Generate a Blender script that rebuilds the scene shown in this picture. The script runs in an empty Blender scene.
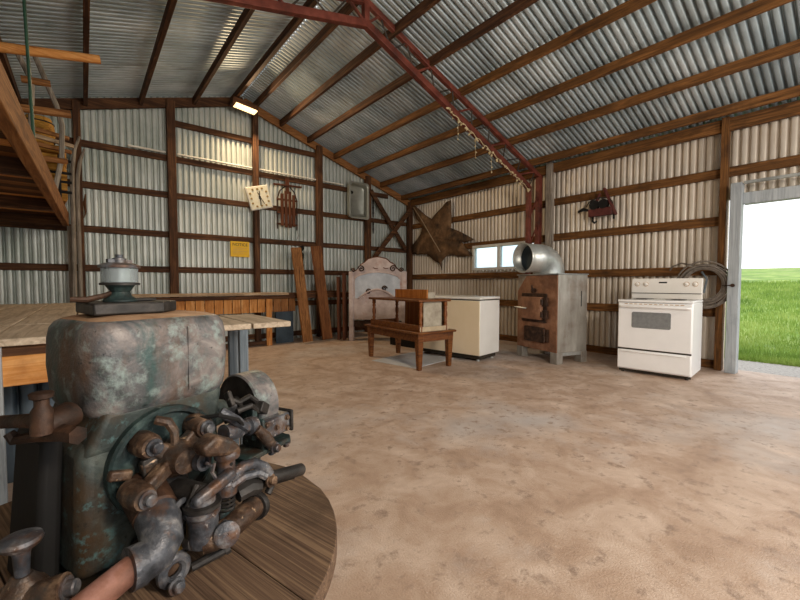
import bpy, bmesh, math, random
from mathutils import Vector, Matrix
random.seed(7)
S = bpy.context.scene
COL = S.collection
V = Vector
PI = math.pi

# ------------------------------------------------------------------ helpers
def lin(h):
    h = h.lstrip('#')
    o = []
    for i in (0, 2, 4):
        c = int(h[i:i+2], 16)/255
        o.append(c/12.92 if c <= .04045 else ((c+.055)/1.055)**2.4)
    return (*o, 1)

class MB:
    def __init__(s): s.bm = bmesh.new()
    def v(s, co): return s.bm.verts.new(co)
    def f(s, vs):
        try: return s.bm.faces.new(vs)
        except ValueError: return None
    def hexa(s, c):
        vs = [s.v(p) for p in c]
        for q in ((0,3,2,1),(4,5,6,7),(0,1,5,4),(1,2,6,5),(2,3,7,6),(3,0,4,7)): s.f([vs[i] for i in q])
        return s
    def box(s, x0, x1, y0, y1, z0, z1):
        return s.hexa([(x0,y0,z0),(x1,y0,z0),(x1,y1,z0),(x0,y1,z0),(x0,y0,z1),(x1,y0,z1),(x1,y1,z1),(x0,y1,z1)])
    def beam(s, p, q, w, h, up=(0,0,1), w2=None, h2=None):
        p, q = V(p), V(q); d = (q-p).normalized(); up = V(up)
        if abs(d.dot(up)) > .99: up = V((0,1,0))
        a = d.cross(up).normalized(); b = a.cross(d).normalized()
        w2 = w if w2 is None else w2; h2 = h if h2 is None else h2
        c = []
        for o, ww, hh in ((p, w, h), (q, w2, h2)):
            for i, j in ((-1,-1),(1,-1),(1,1),(-1,1)): c.append(o+a*i*ww/2+b*j*hh/2)
        return s.hexa(c)
    def tube(s, pts, r, n=10, closed=False):
        pts = [V(p) for p in pts]; N = len(pts)
        rr = r if isinstance(r, (list, tuple)) else [r]*N
        rings = []; ref = None
        for i in range(N):
            if closed: d = pts[(i+1) % N]-pts[i-1]
            elif i == 0: d = pts[1]-pts[0]
            elif i == N-1: d = pts[-1]-pts[-2]
            else: d = (pts[i+1]-pts[i]).normalized()+(pts[i]-pts[i-1]).normalized()
            d.normalize()
            if ref is None: ref = V((0,0,1)) if abs(d.z) < .9 else V((1,0,0))
            a = d.cross(ref).normalized(); b = a.cross(d).normalized(); ref = b
            rings.append([s.v(pts[i]+(a*math.cos(t*2*PI/n)+b*math.sin(t*2*PI/n))*rr[i]) for t in range(n)])
        for i in range(N if closed else N-1):
            A, B = rings[i], rings[(i+1) % N]
            for t in range(n): s.f([A[t], A[(t+1) % n], B[(t+1) % n], B[t]])
        if not closed: s.f(rings[0][::-1]); s.f(rings[-1])
        return s
    def lathe(s, prof, o=(0,0,0), axis=(0,0,1), n=28):
        o = V(o); z = V(axis).normalized()
        ref = V((1,0,0)) if abs(z.x) < .9 else V((0,1,0))
        a = z.cross(ref).normalized(); b = z.cross(a).normalized()
        rings = []
        for r, h in prof:
            if r < 1e-6: rings.append([s.v(o+z*h)])
            else: rings.append([s.v(o+z*h+(a*math.cos(t*2*PI/n)+b*math.sin(t*2*PI/n))*r) for t in range(n)])
        for A, B in zip(rings, rings[1:]):
            for t in range(n):
                if len(A) == 1 and len(B) == 1: continue
                if len(A) == 1: s.f([A[0], B[t], B[(t+1) % n]])
                elif len(B) == 1: s.f([A[t], B[0], A[(t+1) % n]])
                else: s.f([A[t], B[t], B[(t+1) % n], A[(t+1) % n]])
        for R, rv in ((rings[0], True), (rings[-1], False)):
            if len(R) > 2: s.f(R[::-1] if rv else R)
        return s
    def cyl(s, p, q, r, n=20, r2=None):
        p, q = V(p), V(q)
        return s.lathe([(r, 0), (r if r2 is None else r2, (q-p).length)], p, q-p, n)
    def prism(s, poly, o, u, v, t):
        o, u, v = V(o), V(u), V(v); n = u.cross(v).normalized()
        A = [s.v(o+u*x+v*y) for x, y in poly]; B = [s.v(o+u*x+v*y+n*t) for x, y in poly]
        s.f(A[::-1]); s.f(B); k = len(poly)
        for i in range(k): s.f([A[i], A[(i+1) % k], B[(i+1) % k], B[i]])
        return s
    def corr(s, O, u, v, n, u0, u1, v0, v1, pitch=.0885, amp=.05, k=18):
        # corrugated sheet: broad crests along +n, narrow valleys; v0/v1 may be functions of u
        O, u, v, n = V(O), V(u), V(v), V(n)
        g0 = v0 if callable(v0) else (lambda x: v0); g1 = v1 if callable(v1) else (lambda x: v1)
        m = max(2, int(round((u1-u0)/pitch*k))); prev = None
        for i in range(m+1):
            x = u0+(u1-u0)*i/m
            c = .5+.5*math.cos(2*PI*x/pitch)
            q = min(1, c/.42); off = amp*(q*q*(3-2*q))*(.9+.1*c)-amp
            P = O+u*x+n*off
            cur = (s.v(P+v*g0(x)), s.v(P+v*g1(x)))
            if prev: s.f([prev[0], cur[0], cur[1], prev[1]])
            prev = cur
        return s

FR = {}
def props(o, label=None, cat=None, group=None, kind=None):
    if label: o['label'] = label
    if cat: o['category'] = cat
    if group: o['group'] = group
    if kind: o['kind'] = kind
    return o
def thing(name, label, cat, loc=(0,0,0), rot=0, group=None, kind=None):
    o = bpy.data.objects.new(name, None); COL.objects.link(o)
    o.empty_display_size = .1
    o.location = loc; o.rotation_euler = (0, 0, rot)
    FR[o] = Matrix.Translation(loc) @ Matrix.Rotation(rot, 4, 'Z')
    return props(o, label, cat, group, kind)
def obj(name, mb, m, parent=None, world=False, bevel=0, seg=2, label=None, sharp=38, kind=None, loc=None, smooth=True):
    bm = mb.bm
    M = FR.get(parent, Matrix()) if parent else Matrix()
    if world and parent: bmesh.ops.transform(bm, matrix=M.inverted(), verts=bm.verts)
    if loc is not None:
        bmesh.ops.translate(bm, vec=-V(loc), verts=bm.verts)
    bmesh.ops.recalc_face_normals(bm, faces=bm.faces)
    me = bpy.data.meshes.new(name); bm.to_mesh(me); bm.free()
    me.materials.append(m)
    if smooth:
        me.polygons.foreach_set('use_smooth', [True]*len(me.polygons))
        me.set_sharp_from_angle(angle=math.radians(sharp))
    o = bpy.data.objects.new(name, me); COL.objects.link(o)
    if parent: o.parent = parent
    if loc is not None: o.location = loc
    FR[o] = M
    if bevel:
        b = o.modifiers.new('bevel', 'BEVEL'); b.width = bevel; b.segments = seg; b.limit_method = 'ANGLE'; b.angle_limit = math.radians(50)
    if label: o['label'] = label
    if kind: o['kind'] = kind
    return o
def solo(name, mb, m, label, cat, group=None, base=(0,0,0), **k):
    return props(obj(name, mb, m, loc=base, **k), label, cat, group)
def copy_tree(o, parent=None):
    c = o.copy(); COL.objects.link(c)
    if parent: c.parent = parent
    for ch in list(o.children): copy_tree(ch, c)
    return c

# ------------------------------------------------------------------ materials
def mat(name, stops, scale=(4,4,4), rough=.7, metal=0, bump=.2, detail=8, bscale=None, fac2=None, distort=0, spec=.4, bdist=.01):
    """stops: list of (pos, hex) along a noise; fac2: (hex, scale, lo, hi) a second patchy layer (rust, dust, stains)"""
    m = bpy.data.materials.new(name); m.use_nodes = True
    nt = m.node_tree; N = nt.nodes; L = nt.links
    b = N['Principled BSDF']
    tc = N.new('ShaderNodeTexCoord'); mp = N.new('ShaderNodeMapping'); mp.inputs['Scale'].default_value = scale
    L.new(tc.outputs['Object'], mp.inputs['Vector'])
    nz = N.new('ShaderNodeTexNoise'); nz.inputs['Scale'].default_value = 1; nz.inputs['Detail'].default_value = detail
    nz.inputs['Roughness'].default_value = .62; nz.inputs['Distortion'].default_value = distort
    L.new(mp.outputs['Vector'], nz.inputs['Vector'])
    cr = N.new('ShaderNodeValToRGB'); e = cr.color_ramp.elements
    while len(e) < len(stops): e.new(.5)
    for el, (p, c) in zip(e, stops): el.position = p; el.color = lin(c)
    L.new(nz.outputs['Fac'], cr.inputs['Fac']); out = cr.outputs['Color']
    for lay in (fac2 or []):
        c2, sc2, lo, hi = lay
        n2 = N.new('ShaderNodeTexNoise'); n2.inputs['Detail'].default_value = 7; n2.inputs['Roughness'].default_value = .65
        if isinstance(sc2, tuple):
            m2 = N.new('ShaderNodeMapping'); m2.inputs['Scale'].default_value = sc2; n2.inputs['Scale'].default_value = 1
            m2.inputs['Location'].default_value = (3.1, 1.7, 5.3)
            L.new(tc.outputs['Object'], m2.inputs['Vector']); L.new(m2.outputs['Vector'], n2.inputs['Vector'])
        else:
            n2.inputs['Scale'].default_value = sc2; L.new(tc.outputs['Object'], n2.inputs['Vector'])
        mr = N.new('ShaderNodeMapRange'); mr.inputs['From Min'].default_value = lo; mr.inputs['From Max'].default_value = hi
        L.new(n2.outputs['Fac'], mr.inputs['Value'])
        mx = N.new('ShaderNodeMix'); mx.data_type = 'RGBA'
        L.new(mr.outputs['Result'], mx.inputs['Factor']); L.new(out, mx.inputs['A']); mx.inputs['B'].default_value = lin(c2)
        out = mx.outputs['Result']
    L.new(out, b.inputs['Base Color'])
    b.inputs['Roughness'].default_value = rough; b.inputs['Metallic'].default_value = metal
    b.inputs['Specular IOR Level'].default_value = spec
    if bump:
        bp = N.new('ShaderNodeBump'); bp.inputs['Strength'].default_value = bump; bp.inputs['Distance'].default_value = bdist
        src = nz.outputs['Fac']
        if bscale:
            n3 = N.new('ShaderNodeTexNoise'); n3.inputs['Scale'].default_value = bscale; n3.inputs['Detail'].default_value = 6
            L.new(tc.outputs['Object'], n3.inputs['Vector']); src = n3.outputs['Fac']
        L.new(src, bp.inputs['Height']); L.new(bp.outputs['Normal'], b.inputs['Normal'])
    return m
def wood(name, dark, mid, light, axis, stain=None, rough=.75, f=26):
    sc = {'x': (1.6, f, f), 'y': (f, 1.6, f), 'z': (f, f, 1.6)}[axis]
    return mat(name, [(.3, dark), (.5, mid), (.72, light)], sc, rough, 0, .35, 6, None, [(stain or dark, 3.0, .52, .8)], 1.2, .3, .004)

M = {}
M['back_sheet'] = mat('weathered wall sheet', [(.3,'#b2bab6'),(.55,'#cacfca'),(.75,'#dde1dc')], (2.5,2.5,.8), .45, .3, .05, 6, 60, [('#8e9c92',(1.1,1.1,.7),.52,.8),('#8a6a4c',(9,9,1.2),.66,.85)])
M['right_sheet'] = mat('cream wall sheet', [(.3,'#c6bcae'),(.55,'#dcd2c4'),(.75,'#ebe3d6')], (2,2,.8), .45, .25, .05, 6, 60, [('#9a8468',(6,6,.8),.62,.85)])
M['roof_sheet'] = mat('galvanised roof sheet', [(.3,'#8e9ca2'),(.5,'#b2bec2'),(.7,'#d6dee0')], (1.0,1.6,1.0), .5, .3, .05, 6, 50, [('#6f6f66',(.7,3,.7),.55,.8)])
for ax in 'xyz':
    M['brown_'+ax] = wood('dark brown timber '+ax, '#2c1b10', '#51331f', '#7a5434', ax)
    M['purlin_'+ax] = wood('old purlin timber '+ax, '#3a2412', '#684420', '#966638', ax)
    M['red_'+ax] = wood('reddish brown wood '+ax, '#341b10', '#58301c', '#784a2e', ax)
    M['orange_'+ax] = wood('bright pine '+ax, '#a8642c', '#d2904e', '#e8b478', ax, '#8a4c20')
    M['grey_'+ax] = wood('weathered grey wood '+ax, '#5f564c', '#8a8074', '#b0a698', ax)
    M['tan_'+ax] = wood('tan timber '+ax, '#5e3a20', '#8e5e34', '#b58250', ax)
M['bench_y'] = wood('pale bench board', '#9c8a76', '#c2b09a', '#dac9b4', 'y')
M['bench_x'] = wood('pale bench plank', '#8c755c', '#b59a7c', '#cfb698', 'x')
M['concrete'] = mat('worn concrete', [(.3,'#a48a76'),(.44,'#b69c88'),(.56,'#c4ad9b'),(.7,'#d4bfae')], (3.5,3.5,3.5), .6, 0, .5, 15, 120, [('#c4c2c2',.4,.5,.7),('#8c7260',1.3,.62,.95),('#9a8474',(14,14,14),.55,.7),('#6e5c50',46,.68,.8),('#e2d8cc',60,.66,.74)], .4, .45, .006)
M['gravel'] = mat('pale gravel', [(.3,'#8a8682'),(.5,'#a8a4a0'),(.7,'#bebab6')], (30,30,30), .9, 0, .8, 4)
M['soil'] = mat('meadow ground', [(.35,'#5c7c34'),(.5,'#7c9c44'),(.7,'#a8bc66')], (.8,.8,.8), .9, 0, .3, 9, 30, [('#a4ac70',.5,.5,.75)])
M['grass'] = mat('grass blades', [(.35,'#688838'),(.5,'#8aa64a'),(.7,'#b0c06c')], (.9,.9,.9), .8, 0, 0, 5)
M['red_steel'] = mat('red oxide steel', [(.3,'#40201a'),(.5,'#663024'),(.7,'#844638')], (6,6,6), .55, .1, .15, 6)
M['dark_steel'] = mat('dark rod steel', [(.3,'#2c2825'),(.6,'#4a423c')], (9,9,9), .6, .3, .1)
M['black'] = mat('black metal', [(.3,'#0c0c0c'),(.7,'#1c1a19')], (9,9,9), .75, .2, .1)
M['galv'] = mat('galvanised duct', [(.3,'#9aa0a0'),(.5,'#bcc0be'),(.7,'#d6d8d4')], (4,4,1.2), .38, .6, .05, 6, None, [('#8a7a68',3,.62,.85)])
M['galv_b'] = mat('stained galvanised casing', [(.3,'#8a847c'),(.5,'#aaa69e'),(.7,'#c6c4bc')], (5,5,1.4), .4, .45, .05, 8, None, [('#7a604a',2.4,.52,.8)])
M['rust'] = mat('rusty plate', [(.3,'#6a4834'),(.5,'#8c634a'),(.7,'#a67e64')], (6,6,6), .6, .1, .25, 8, None, [('#463226',7,.58,.85),('#a08468',14,.6,.76)])
M['rust_dk'] = mat('dark rusty iron', [(.3,'#1a110c'),(.5,'#382418'),(.7,'#5e4230')], (18,18,18), .6, .15, .5, 11)
M['white_enamel'] = mat('white enamel', [(.3,'#f4f4f4'),(.7,'#fcfcfc')], (3,3,3), .25, 0, 0, 4)
M['bisque'] = mat('ivory panel', [(.3,'#efeae2'),(.7,'#f6f2ec')], (3,3,3), .3, 0, 0, 4)
M['cream_panel'] = mat('cream painted steel', [(.3,'#e8d6b6'),(.7,'#f0e0c4')], (2,2,2), .35, 0, .03, 5)
M['freezer_white'] = mat('white painted steel', [(.3,'#dedcd6'),(.7,'#ecebe6')], (2,2,2), .35, 0, .03, 5)
M['oven_glass'] = mat('grey oven glass', [(.3,'#7c7e80'),(.7,'#8e9090')], (30,30,30), .15, 0, 0)
M['cooktop'] = mat('speckled cooktop glass', [(.3,'#8c8c8a'),(.7,'#b4b4b0')], (60,60,60), .1, 0, 0)
M['gold'] = mat('tan knob', [(.3,'#b08a5c'),(.7,'#caa67a')], (9,9,9), .4, 0, 0)
M['yellow'] = mat('yellow sign paint', [(.3,'#e0b010'),(.7,'#f2c41c')], (8,8,8), .5, 0, 0, 5, None, [('#c89410',10,.6,.8)])
M['clock_face'] = mat('cream clock face', [(.3,'#e6e0c6'),(.7,'#f4efd8')], (9,9,9), .5, 0, 0, 5, None, [('#c8a860',9,.6,.8)])
M['brass'] = mat('old brass', [(.3,'#8a6a2c'),(.7,'#b0904a')], (12,12,12), .4, .6, .1)
M['ink'] = mat('dark ink', [(.3,'#2a2620'),(.7,'#3a3228')], (9,9,9), .6, 0, 0)
M['stainless'] = mat('stainless sink steel', [(.3,'#8e9088'),(.7,'#b4b6ac')], (3,3,3), .3, .55, .03)
M['hide'] = mat('tanned hide', [(.3,'#3e2f22'),(.5,'#6a4f36'),(.68,'#8e6e4e')], (4,4,4), .85, 0, .5, 12, 50, [('#2a221c',2.2,.5,.64),('#9a7448',4.0,.6,.74)])
M['hide_pale'] = mat('pale hide strip', [(.3,'#8a7256'),(.7,'#b09a7c')], (9,9,9), .85, 0, .2)
M['pink_wood'] = mat('carved wood with worn pink paint', [(.3,'#aa9894'),(.5,'#c2b2ae'),(.7,'#d6cbc8')], (5,5,5), .35, 0, .15, 9, None, [('#a86c54',2.4,.55,.75)])
M['blue_panel'] = mat('pale blue grey panel', [(.3,'#a8b0ba'),(.5,'#bcc4ce'),(.7,'#d4dae2')], (5,5,5), .4, 0, .08, 7)
M['desk_o'] = wood('varnished orange oak', '#7a4418', '#a8642a', '#c48844', 'z', rough=.4)
M['desk_x'] = wood('varnished brown oak', '#44230f', '#6e401d', '#92602f', 'y', rough=.4)
M['desk_z'] = wood('turned brown oak', '#4a2410', '#7a4420', '#9c6836', 'z', rough=.4)
M['pane2'] = mat('dusty cream board', [(.3,'#a8957a'),(.7,'#ccb898')], (7,7,7), .5, 0, .05)
M['pane'] = mat('dusty pale pane', [(.3,'#8a8070'),(.5,'#a89e8c'),(.7,'#c4bba8')], (7,7,7), .4, 0, .05)
M['patch_grey'] = mat('pale grey patch', [(.3,'#b8bcc0'),(.7,'#cfd2d4')], (3,3,3), .6, 0, .05)
M['rope'] = mat('grey brown hose', [(.3,'#5c544c'),(.7,'#8a8076')], (20,20,20), .7, 0, .2)
M['white_frame'] = mat('white window frame', [(.3,'#c8c8c4'),(.7,'#e0e0dc')], (5,5,5), .5, 0, .05)
M['conduit'] = mat('white conduit', [(.3,'#d8d4c8'),(.7,'#ece8dc')], (5,5,5), .5, 0, 0)
M['jamb'] = wood('grey painted jamb', '#8c9296', '#a8aeb2', '#bcc2c4', 'z')
M['red_paint'] = mat('red painted iron', [(.3,'#441c1a'),(.7,'#6c3430')], (12,12,12), .55, .1, .2)
M['green_paint'] = mat('dark green paint', [(.3,'#1c3a2c'),(.7,'#2e5440')], (9,9,9), .5, 0, .1)
M['yellow_wood'] = wood('yellow pine crate wood', '#8a5c22', '#bc8838', '#d8a858', 'x')
M['moss'] = mat('dried flower heads', [(.3,'#a89470'),(.7,'#d0c09a')], (30,30,30), .9, 0, .3)
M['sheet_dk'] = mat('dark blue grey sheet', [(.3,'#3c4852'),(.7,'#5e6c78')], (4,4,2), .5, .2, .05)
M['blue_dk'] = mat('dark blue board', [(.3,'#283440'),(.7,'#40505c')], (5,5,5), .6, 0, .1)
M['tan2_z'] = wood('brown plank', '#4a2a16', '#764826', '#96643a', 'z')
M['blue_leg'] = wood('blue grey table leg', '#4e5860', '#6e7880', '#8e969c', 'z')
M['spool'] = None
# engine
M['hop'] = mat('patinated grey green iron', [(.32,'#2f3634'),(.45,'#57585a'),(.56,'#77706e'),(.7,'#9a938e')], (11,11,11),   .5, .15, .5, 14, 140, [('#34504e',(8,8,3),.52,.64),('#5c4434',(5,5,2.4),.54,.68),('#8c9c98',26,.52,.72),('#1e2424',60,.62,.72)], .8, .5, .003)
M['dust'] = mat('rusty dust', [(.3,'#7e5a40'),(.5,'#9c7a5c'),(.7,'#b4967a')], (14,14,14), .85, 0, .3, 8)
M['teal_iron'] = mat('teal painted iron', [(.3,'#121a1c'),(.5,'#263636'),(.7,'#4a5c58')], (16,16,16), .5, .15, .5, 12, 70, [('#3a2c22',9,.5,.66),('#7a8680',46,.62,.72)], .5, .4, .006)
M['body_iron'] = mat('greenish brown cast iron', [(.3,'#1c2220'),(.5,'#363e3c'),(.7,'#5a605a')], (14,14,14), .55, .15, .6, 13, 80, [('#40301f',(5,5,3),.5,.64),('#4a6464',36,.56,.66),('#0f1412',50,.6,.7)], .5, .4, .003)
M['rust_or'] = mat('orange rusted iron', [(.3,'#211812'),(.5,'#4c382b'),(.7,'#8e735c')], (22,22,22), .42, .15, .6, 12, 90, [('#3a3430',16,.5,.64),('#b89878',40,.62,.7)], .4, .4, .005)
M['steel_w'] = mat('worn grey steel', [(.3,'#282a2e'),(.5,'#505258'),(.7,'#8c8a8a')], (22,22,22), .42, .35, .5, 12, 90, [('#5e4230',12,.5,.64),('#a8a09c',50,.62,.7)], .4, .4, .004)
M['pipe_pink'] = mat('pinkish rusty pipe', [(.3,'#5c3c30'),(.5,'#8c6050'),(.7,'#b0847a')], (14,14,14), .6, .1, .25, 8)
M['iron_dk'] = mat('oily dark iron', [(.3,'#1c1a1a'),(.5,'#33302e'),(.7,'#4e4844')], (16,16,16), .5, .3, .3, 8)

def glass(name, col, rough, alpha_mix):
    m = bpy.data.materials.new(name); m.use_nodes = True; nt = m.node_tree
    b = nt.nodes['Principled BSDF']; b.inputs['Base Color'].default_value = lin(col); b.inputs['Roughness'].default_value = rough
    b.inputs['Transmission Weight'].default_value = alpha_mix; b.inputs['IOR'].default_value = 1.3
    return m
M['glass_dusty'] = glass('dusty glass', '#c8d4da', .22, .7)
M['win_glass'] = glass('window glass', '#cfe4f2', .3, 1)

def emis(name, col, st):
    m = bpy.data.materials.new(name); m.use_nodes = True
    b = m.node_tree.nodes['Principled BSDF']; b.inputs['Base Color'].default_value = lin('#fff0d8')
    b.inputs['Emission Color'].default_value = lin(col); b.inputs['Emission Strength'].default_value = st
    return m
M['lamp'] = emis('lit lamp glass', '#ffd090', 3)

def spool_mat():
    m = wood('spool top boards', '#3a2c22', '#665040', '#92785e', 'x', '#33261d', .65, 110)
    return m
M['spool'] = spool_mat()

# ------------------------------------------------------------------ the shed
W, D = 6.49, 7.62            # inner crest planes of the right and back wall sheets
XL, YF = -1.78, -2.6         # left wall, front wall (behind the camera)
RX, RZ = 2.38, 4.605
SL, SR = .30, .335
def roofz(x): return RZ-(SL*(RX-x) if x < RX else SR*(x-RX))

def struct(name): 
    o = bpy.data.objects.new(name, None); COL.objects.link(o); o.empty_display_size = .1; FR[o] = Matrix(); o['kind'] = 'structure'; return o
fl = obj('floor', MB().box(XL-.1, W+.12, YF-.1, D+.1, -.16, 0), M['concrete']); fl['kind'] = 'structure'
g = MB()
nx, ny = 40, 40
gz = lambda x: -.05 if x < 9 else -.05+(x-9)*.054
gv = [[g.v((6.62+2.4*0+(i/nx)**2*60, -26+52*j/ny, gz(6.62+(i/nx)**2*60)+.0)) for j in range(ny+1)] for i in range(nx+1)]
for i in range(nx):
    for j in range(ny): g.f([gv[i][j], gv[i+1][j], gv[i+1][j+1], gv[i][j+1]])
gr = obj('ground', g, M['soil']); gr['kind'] = 'structure'
gp = obj('gravel_strip', MB().box(6.62, 7.75, -8, 3.0, -.12, -.035), M['gravel']); gp['kind'] = 'structure'
g = MB(); rb = random.Random(3)
for i in range(30000):
    x = 7.7+rb.random()**2.0*24
    y = rb.uniform(.05*x-1.3, .23*x+.6)
    h = rb.uniform(.05, .13)*(1+.04*(x-7.7)); a = rb.random()*6.28; w = .006*(1+.12*(x-7.7)); z = gz(x)
    dx, dy = math.cos(a)*w, math.sin(a)*w; lx, ly = rb.uniform(-.04, .04), rb.uniform(-.04, .04)
    g.f([g.v((x-dx, y-dy, z)), g.v((x+dx, y+dy, z)), g.v((x+lx, y+ly, z+h))])
gs = obj('grass', g, M['grass'], smooth=False, kind='stuff'); props(gs, 'short green meadow grass outside the open doorway', 'grass')

# back wall
wb = struct('wall_back')
obj('corrugated_sheet', MB().corr((0,D,0), (1,0,0), (0,0,1), (0,-1,0), XL, W, 0, lambda x: roofz(x)+.02), M['back_sheet'], wb, sharp=180)
for z in (.1, .72, 1.36, 1.95, 2.61, 3.22, 3.82):
    x0 = XL; x1 = W-.04
    if z > 3.0: x1 = min(x1, RX+(RZ-z-.25)/SR); x0 = max(x0, RX-(RZ-z-.25)/SL, 1.19 if z > 3.5 else XL)
    obj('girt', MB().box(x0, x1, D-.045, D, z-.05, z+.05), M['brown_x'], wb, bevel=.004)
for x, w in ((-.02,.09),(1.19,.125),(2.58,.1),(3.9,.13),(5.13,.13),(6.40,.13)):
    obj('post', MB().box(x-w/2, x+w/2, D-.15, D-.045, 0, roofz(x)-.10), M['brown_z'], wb, bevel=.005)
for (p, q) in (((XL, RX)), ((RX, W))):
    zz = lambda x: roofz(x)-.125
    mb = MB().beam((p, D-.075, zz(p)), (q, D-.075, zz(q)), .05, .15)
    obj('rafter', mb, M['tan_x'] if p == RX else M['brown_x'], wb, bevel=.004)
# right wall
wr = struct('wall_right')
DY0, DY1, DZ = -2.35, 1.14, 2.1
WY0, WY1, WZ0, WZ1 = 4.12, 5.5, 1.40, 1.92
zt = roofz(W)+.015
mb = MB()
A = ((W,0,0), (0,1,0), (0,0,1), (-1,0,0))
mb.corr(*A, WY1, D, 0, zt); mb.corr(*A, WY0, WY1, 0, WZ0); mb.corr(*A, WY0, WY1, WZ1, zt)
mb.corr(*A, 1.285, WY0, 0, zt); mb.corr(*A, DY0, 1.285, DZ+.1, zt); mb.corr(*A, YF, DY0, 0, zt)
obj('corrugated_sheet', mb, M['right_sheet'], wr, sharp=180)
for z in (.05, .745, 1.29, 1.935, 2.55):
    segs = [(1.285, D-.05)] if z < 2.2 else [(YF, D-.05)]
    if z < 2.2: segs.append((YF, DY0))
    for a, b in segs: obj('girt', MB().box(W-.045, W, a, b, z-.06, z+.06), M['purlin_y'], wr, bevel=.004)
for y, w in ((1.315,.075),(3.72,.11),(-2.45,.12)):
    obj('post', MB().box(W-.145, W-.045, y-w/2, y+w/2, 0, zt-.02), M['grey_z'] if y > 3 else M['purlin_z'], wr, bevel=.005)
obj('wall_plate', MB().box(W-.1, W-.045, YF, D-.15, zt-.19, zt-.03), M['purlin_y'], wr, bevel=.004)
# the doorway
dr = struct('door_1')
obj('door_jamb', MB().box(W-.24, W-.10, 1.115, 1.225, 0, 2.36), M['jamb'], dr, bevel=.006)
obj('door_jamb', MB().box(W-.20, W-.06, DY0-.1, DY0, 0, 2.36), M['jamb'], dr, bevel=.006)
obj('door_header', MB().box(W-.16, W-.03, DY0, 1.115, DZ, DZ+.14), M['jamb'], dr, bevel=.006)
obj('door_track', MB().box(W-.22, W-.17, DY0, 1.1, DZ+.235, DZ+.27), M['galv'], dr, bevel=.003)
obj('latch', MB().cyl((W-.255, 1.17, 1.1), (W-.235, 1.17, 1.1), .022).tube([(W-.25,1.17,1.1),(W-.25,1.23,1.1),(W-.2,1.28,1.1)], .007), M['rust_dk'], dr)
# window
wn = struct('window_1')
mb = MB(); t = .055
x0, x1 = W-.07, W+.02
mb.box(x0,x1,WY0,WY1,WZ0,WZ0+t).box(x0,x1,WY0,WY1,WZ1-t,WZ1).box(x0,x1,WY0,WY0+t,WZ0+t,WZ1-t).box(x0,x1,WY1-t,WY1,WZ0+t,WZ1-t)
obj('window_frame', mb, M['white_frame'], wn, bevel=.004)
ym = 4.83
obj('mullion', MB().box(x0+.005,x1,ym-.035,ym+.035,WZ0+t,WZ1-t), M['white_frame'], wn, bevel=.003)
for a, b in ((WY0+t, ym-.035), (ym+.035, WY1-t)):
    obj('window_pane', MB().box(W-.03, W-.024, a, b, WZ0+t, WZ1-t), M['win_glass'], wn)
# far walls (behind the camera and left)
wl = struct('wall_left')
obj('corrugated_sheet', MB().corr((XL,0,0), (0,1,0), (0,0,1), (1,0,0), YF, D, 0, roofz(XL)-.01), M['back_sheet'], wl, sharp=180)
for z in (.05,.75,1.36,1.95,2.61): obj('girt', MB().box(XL, XL+.045, YF, D-.15, z-.055, z+.055), M['brown_y'], wl)
wf = struct('wall_front')
mb = MB(); B = ((0,YF,0), (1,0,0), (0,0,1), (0,1,0))
mb.corr(*B, XL, -.6, 0, lambda x: roofz(x)-.01); mb.corr(*B, -.6, 5.4, 3.0, lambda x: roofz(x)-.01); mb.corr(*B, 5.4, W, 0, lambda x: roofz(x)-.01)
obj('corrugated_sheet', mb, M['back_sheet'], wf, sharp=180)
for x in (-.6, 5.4): obj('post', MB().box(x-.07, x+.07, YF, YF+.12, 0, 3.0), M['brown_z'], wf)
obj('door_header', MB().box(-.67, 5.47, YF, YF+.12, 3.0, 3.2), M['brown_x'], wf)
# roof
cl = struct('ceiling')
def slope_sheet(xa, xb):
    d = V((xb-xa, 0, roofz(xb)-roofz(xa))); L = d.length; d.normalize()
    n = V((d.z, 0, -d.x)); n = n if n.z < 0 else -n
    return MB().corr((xa, 0, roofz(xa)), (0,1,0), d, n, YF-.1, D+.05, 0, L, pitch=.08, amp=.058)
obj('roof_sheet', slope_sheet(RX, XL-.1), M['roof_sheet'], cl, sharp=180)
obj('roof_sheet', slope_sheet(RX, W+.12), M['roof_sheet'], cl, sharp=180)
for x in (-1.3,-.62,.09,.78,1.55,2.17,2.56,3.08,3.66,4.27,4.88,5.5,6.14):
    zt_ = roofz(x)-.058; h = .112
    obj('purlin', MB().box(x-.026, x+.026, YF, D-.06, zt_-h, zt_), M['purlin_y'] if x > 3.9 else M['brown_y'], cl, bevel=.004)

# corner bracing
obj('brace', MB().beam((5.16,D-.17,3.26),(6.2,D-.17,1.98),.05,.1), M['brown_x'], wb, bevel=.004)
obj('brace', MB().beam((5.22,D-.23,1.72),(6.36,D-.23,3.0),.05,.1), M['brown_x'], wb, bevel=.004)

# steel truss
TY = 3.9
tr = thing('roof_truss', 'red steel roof truss on a double-legged red column between the pipe and the wall', 'roof truss', (6.2,TY,0))
def chord(name, p, q, w=.06, h=.07): return obj(name, MB().beam(p, q, w, h), M['red_steel'], tr, world=True, bevel=.006)
a0, a1 = V((6.02,TY,2.78)), V((2.64,TY,4.15)); b0, b1 = V((6.4,TY,3.0)), V((2.64,TY,4.41))
c1 = V((XL+.12,TY,3.07)); d1 = V((XL+.12,TY,3.2))
chord('bottom_chord', a0, a1, .075, .085); chord('top_chord', b0, b1, .06, .07)
chord('bottom_chord', a1, c1, .075, .085); chord('top_chord', b1, d1, .06, .07)
chord('column_leg', (6.02,TY,0), (6.02,TY,2.8), .08, .07); chord('column_leg', (6.33,TY,0), (6.33,TY,3.0), .1, .08)
for k in range(5):
    z = .25+k*.5
    obj('lattice_bar', MB().beam((6.04,TY,z),(6.31,TY,z+.45),.02,.02), M['red_steel'], tr, world=True)
def web(p, q): obj('web_rod', MB().tube([p, q], .011, 6), M['dark_steel'], tr, world=True)
n = 9
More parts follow.
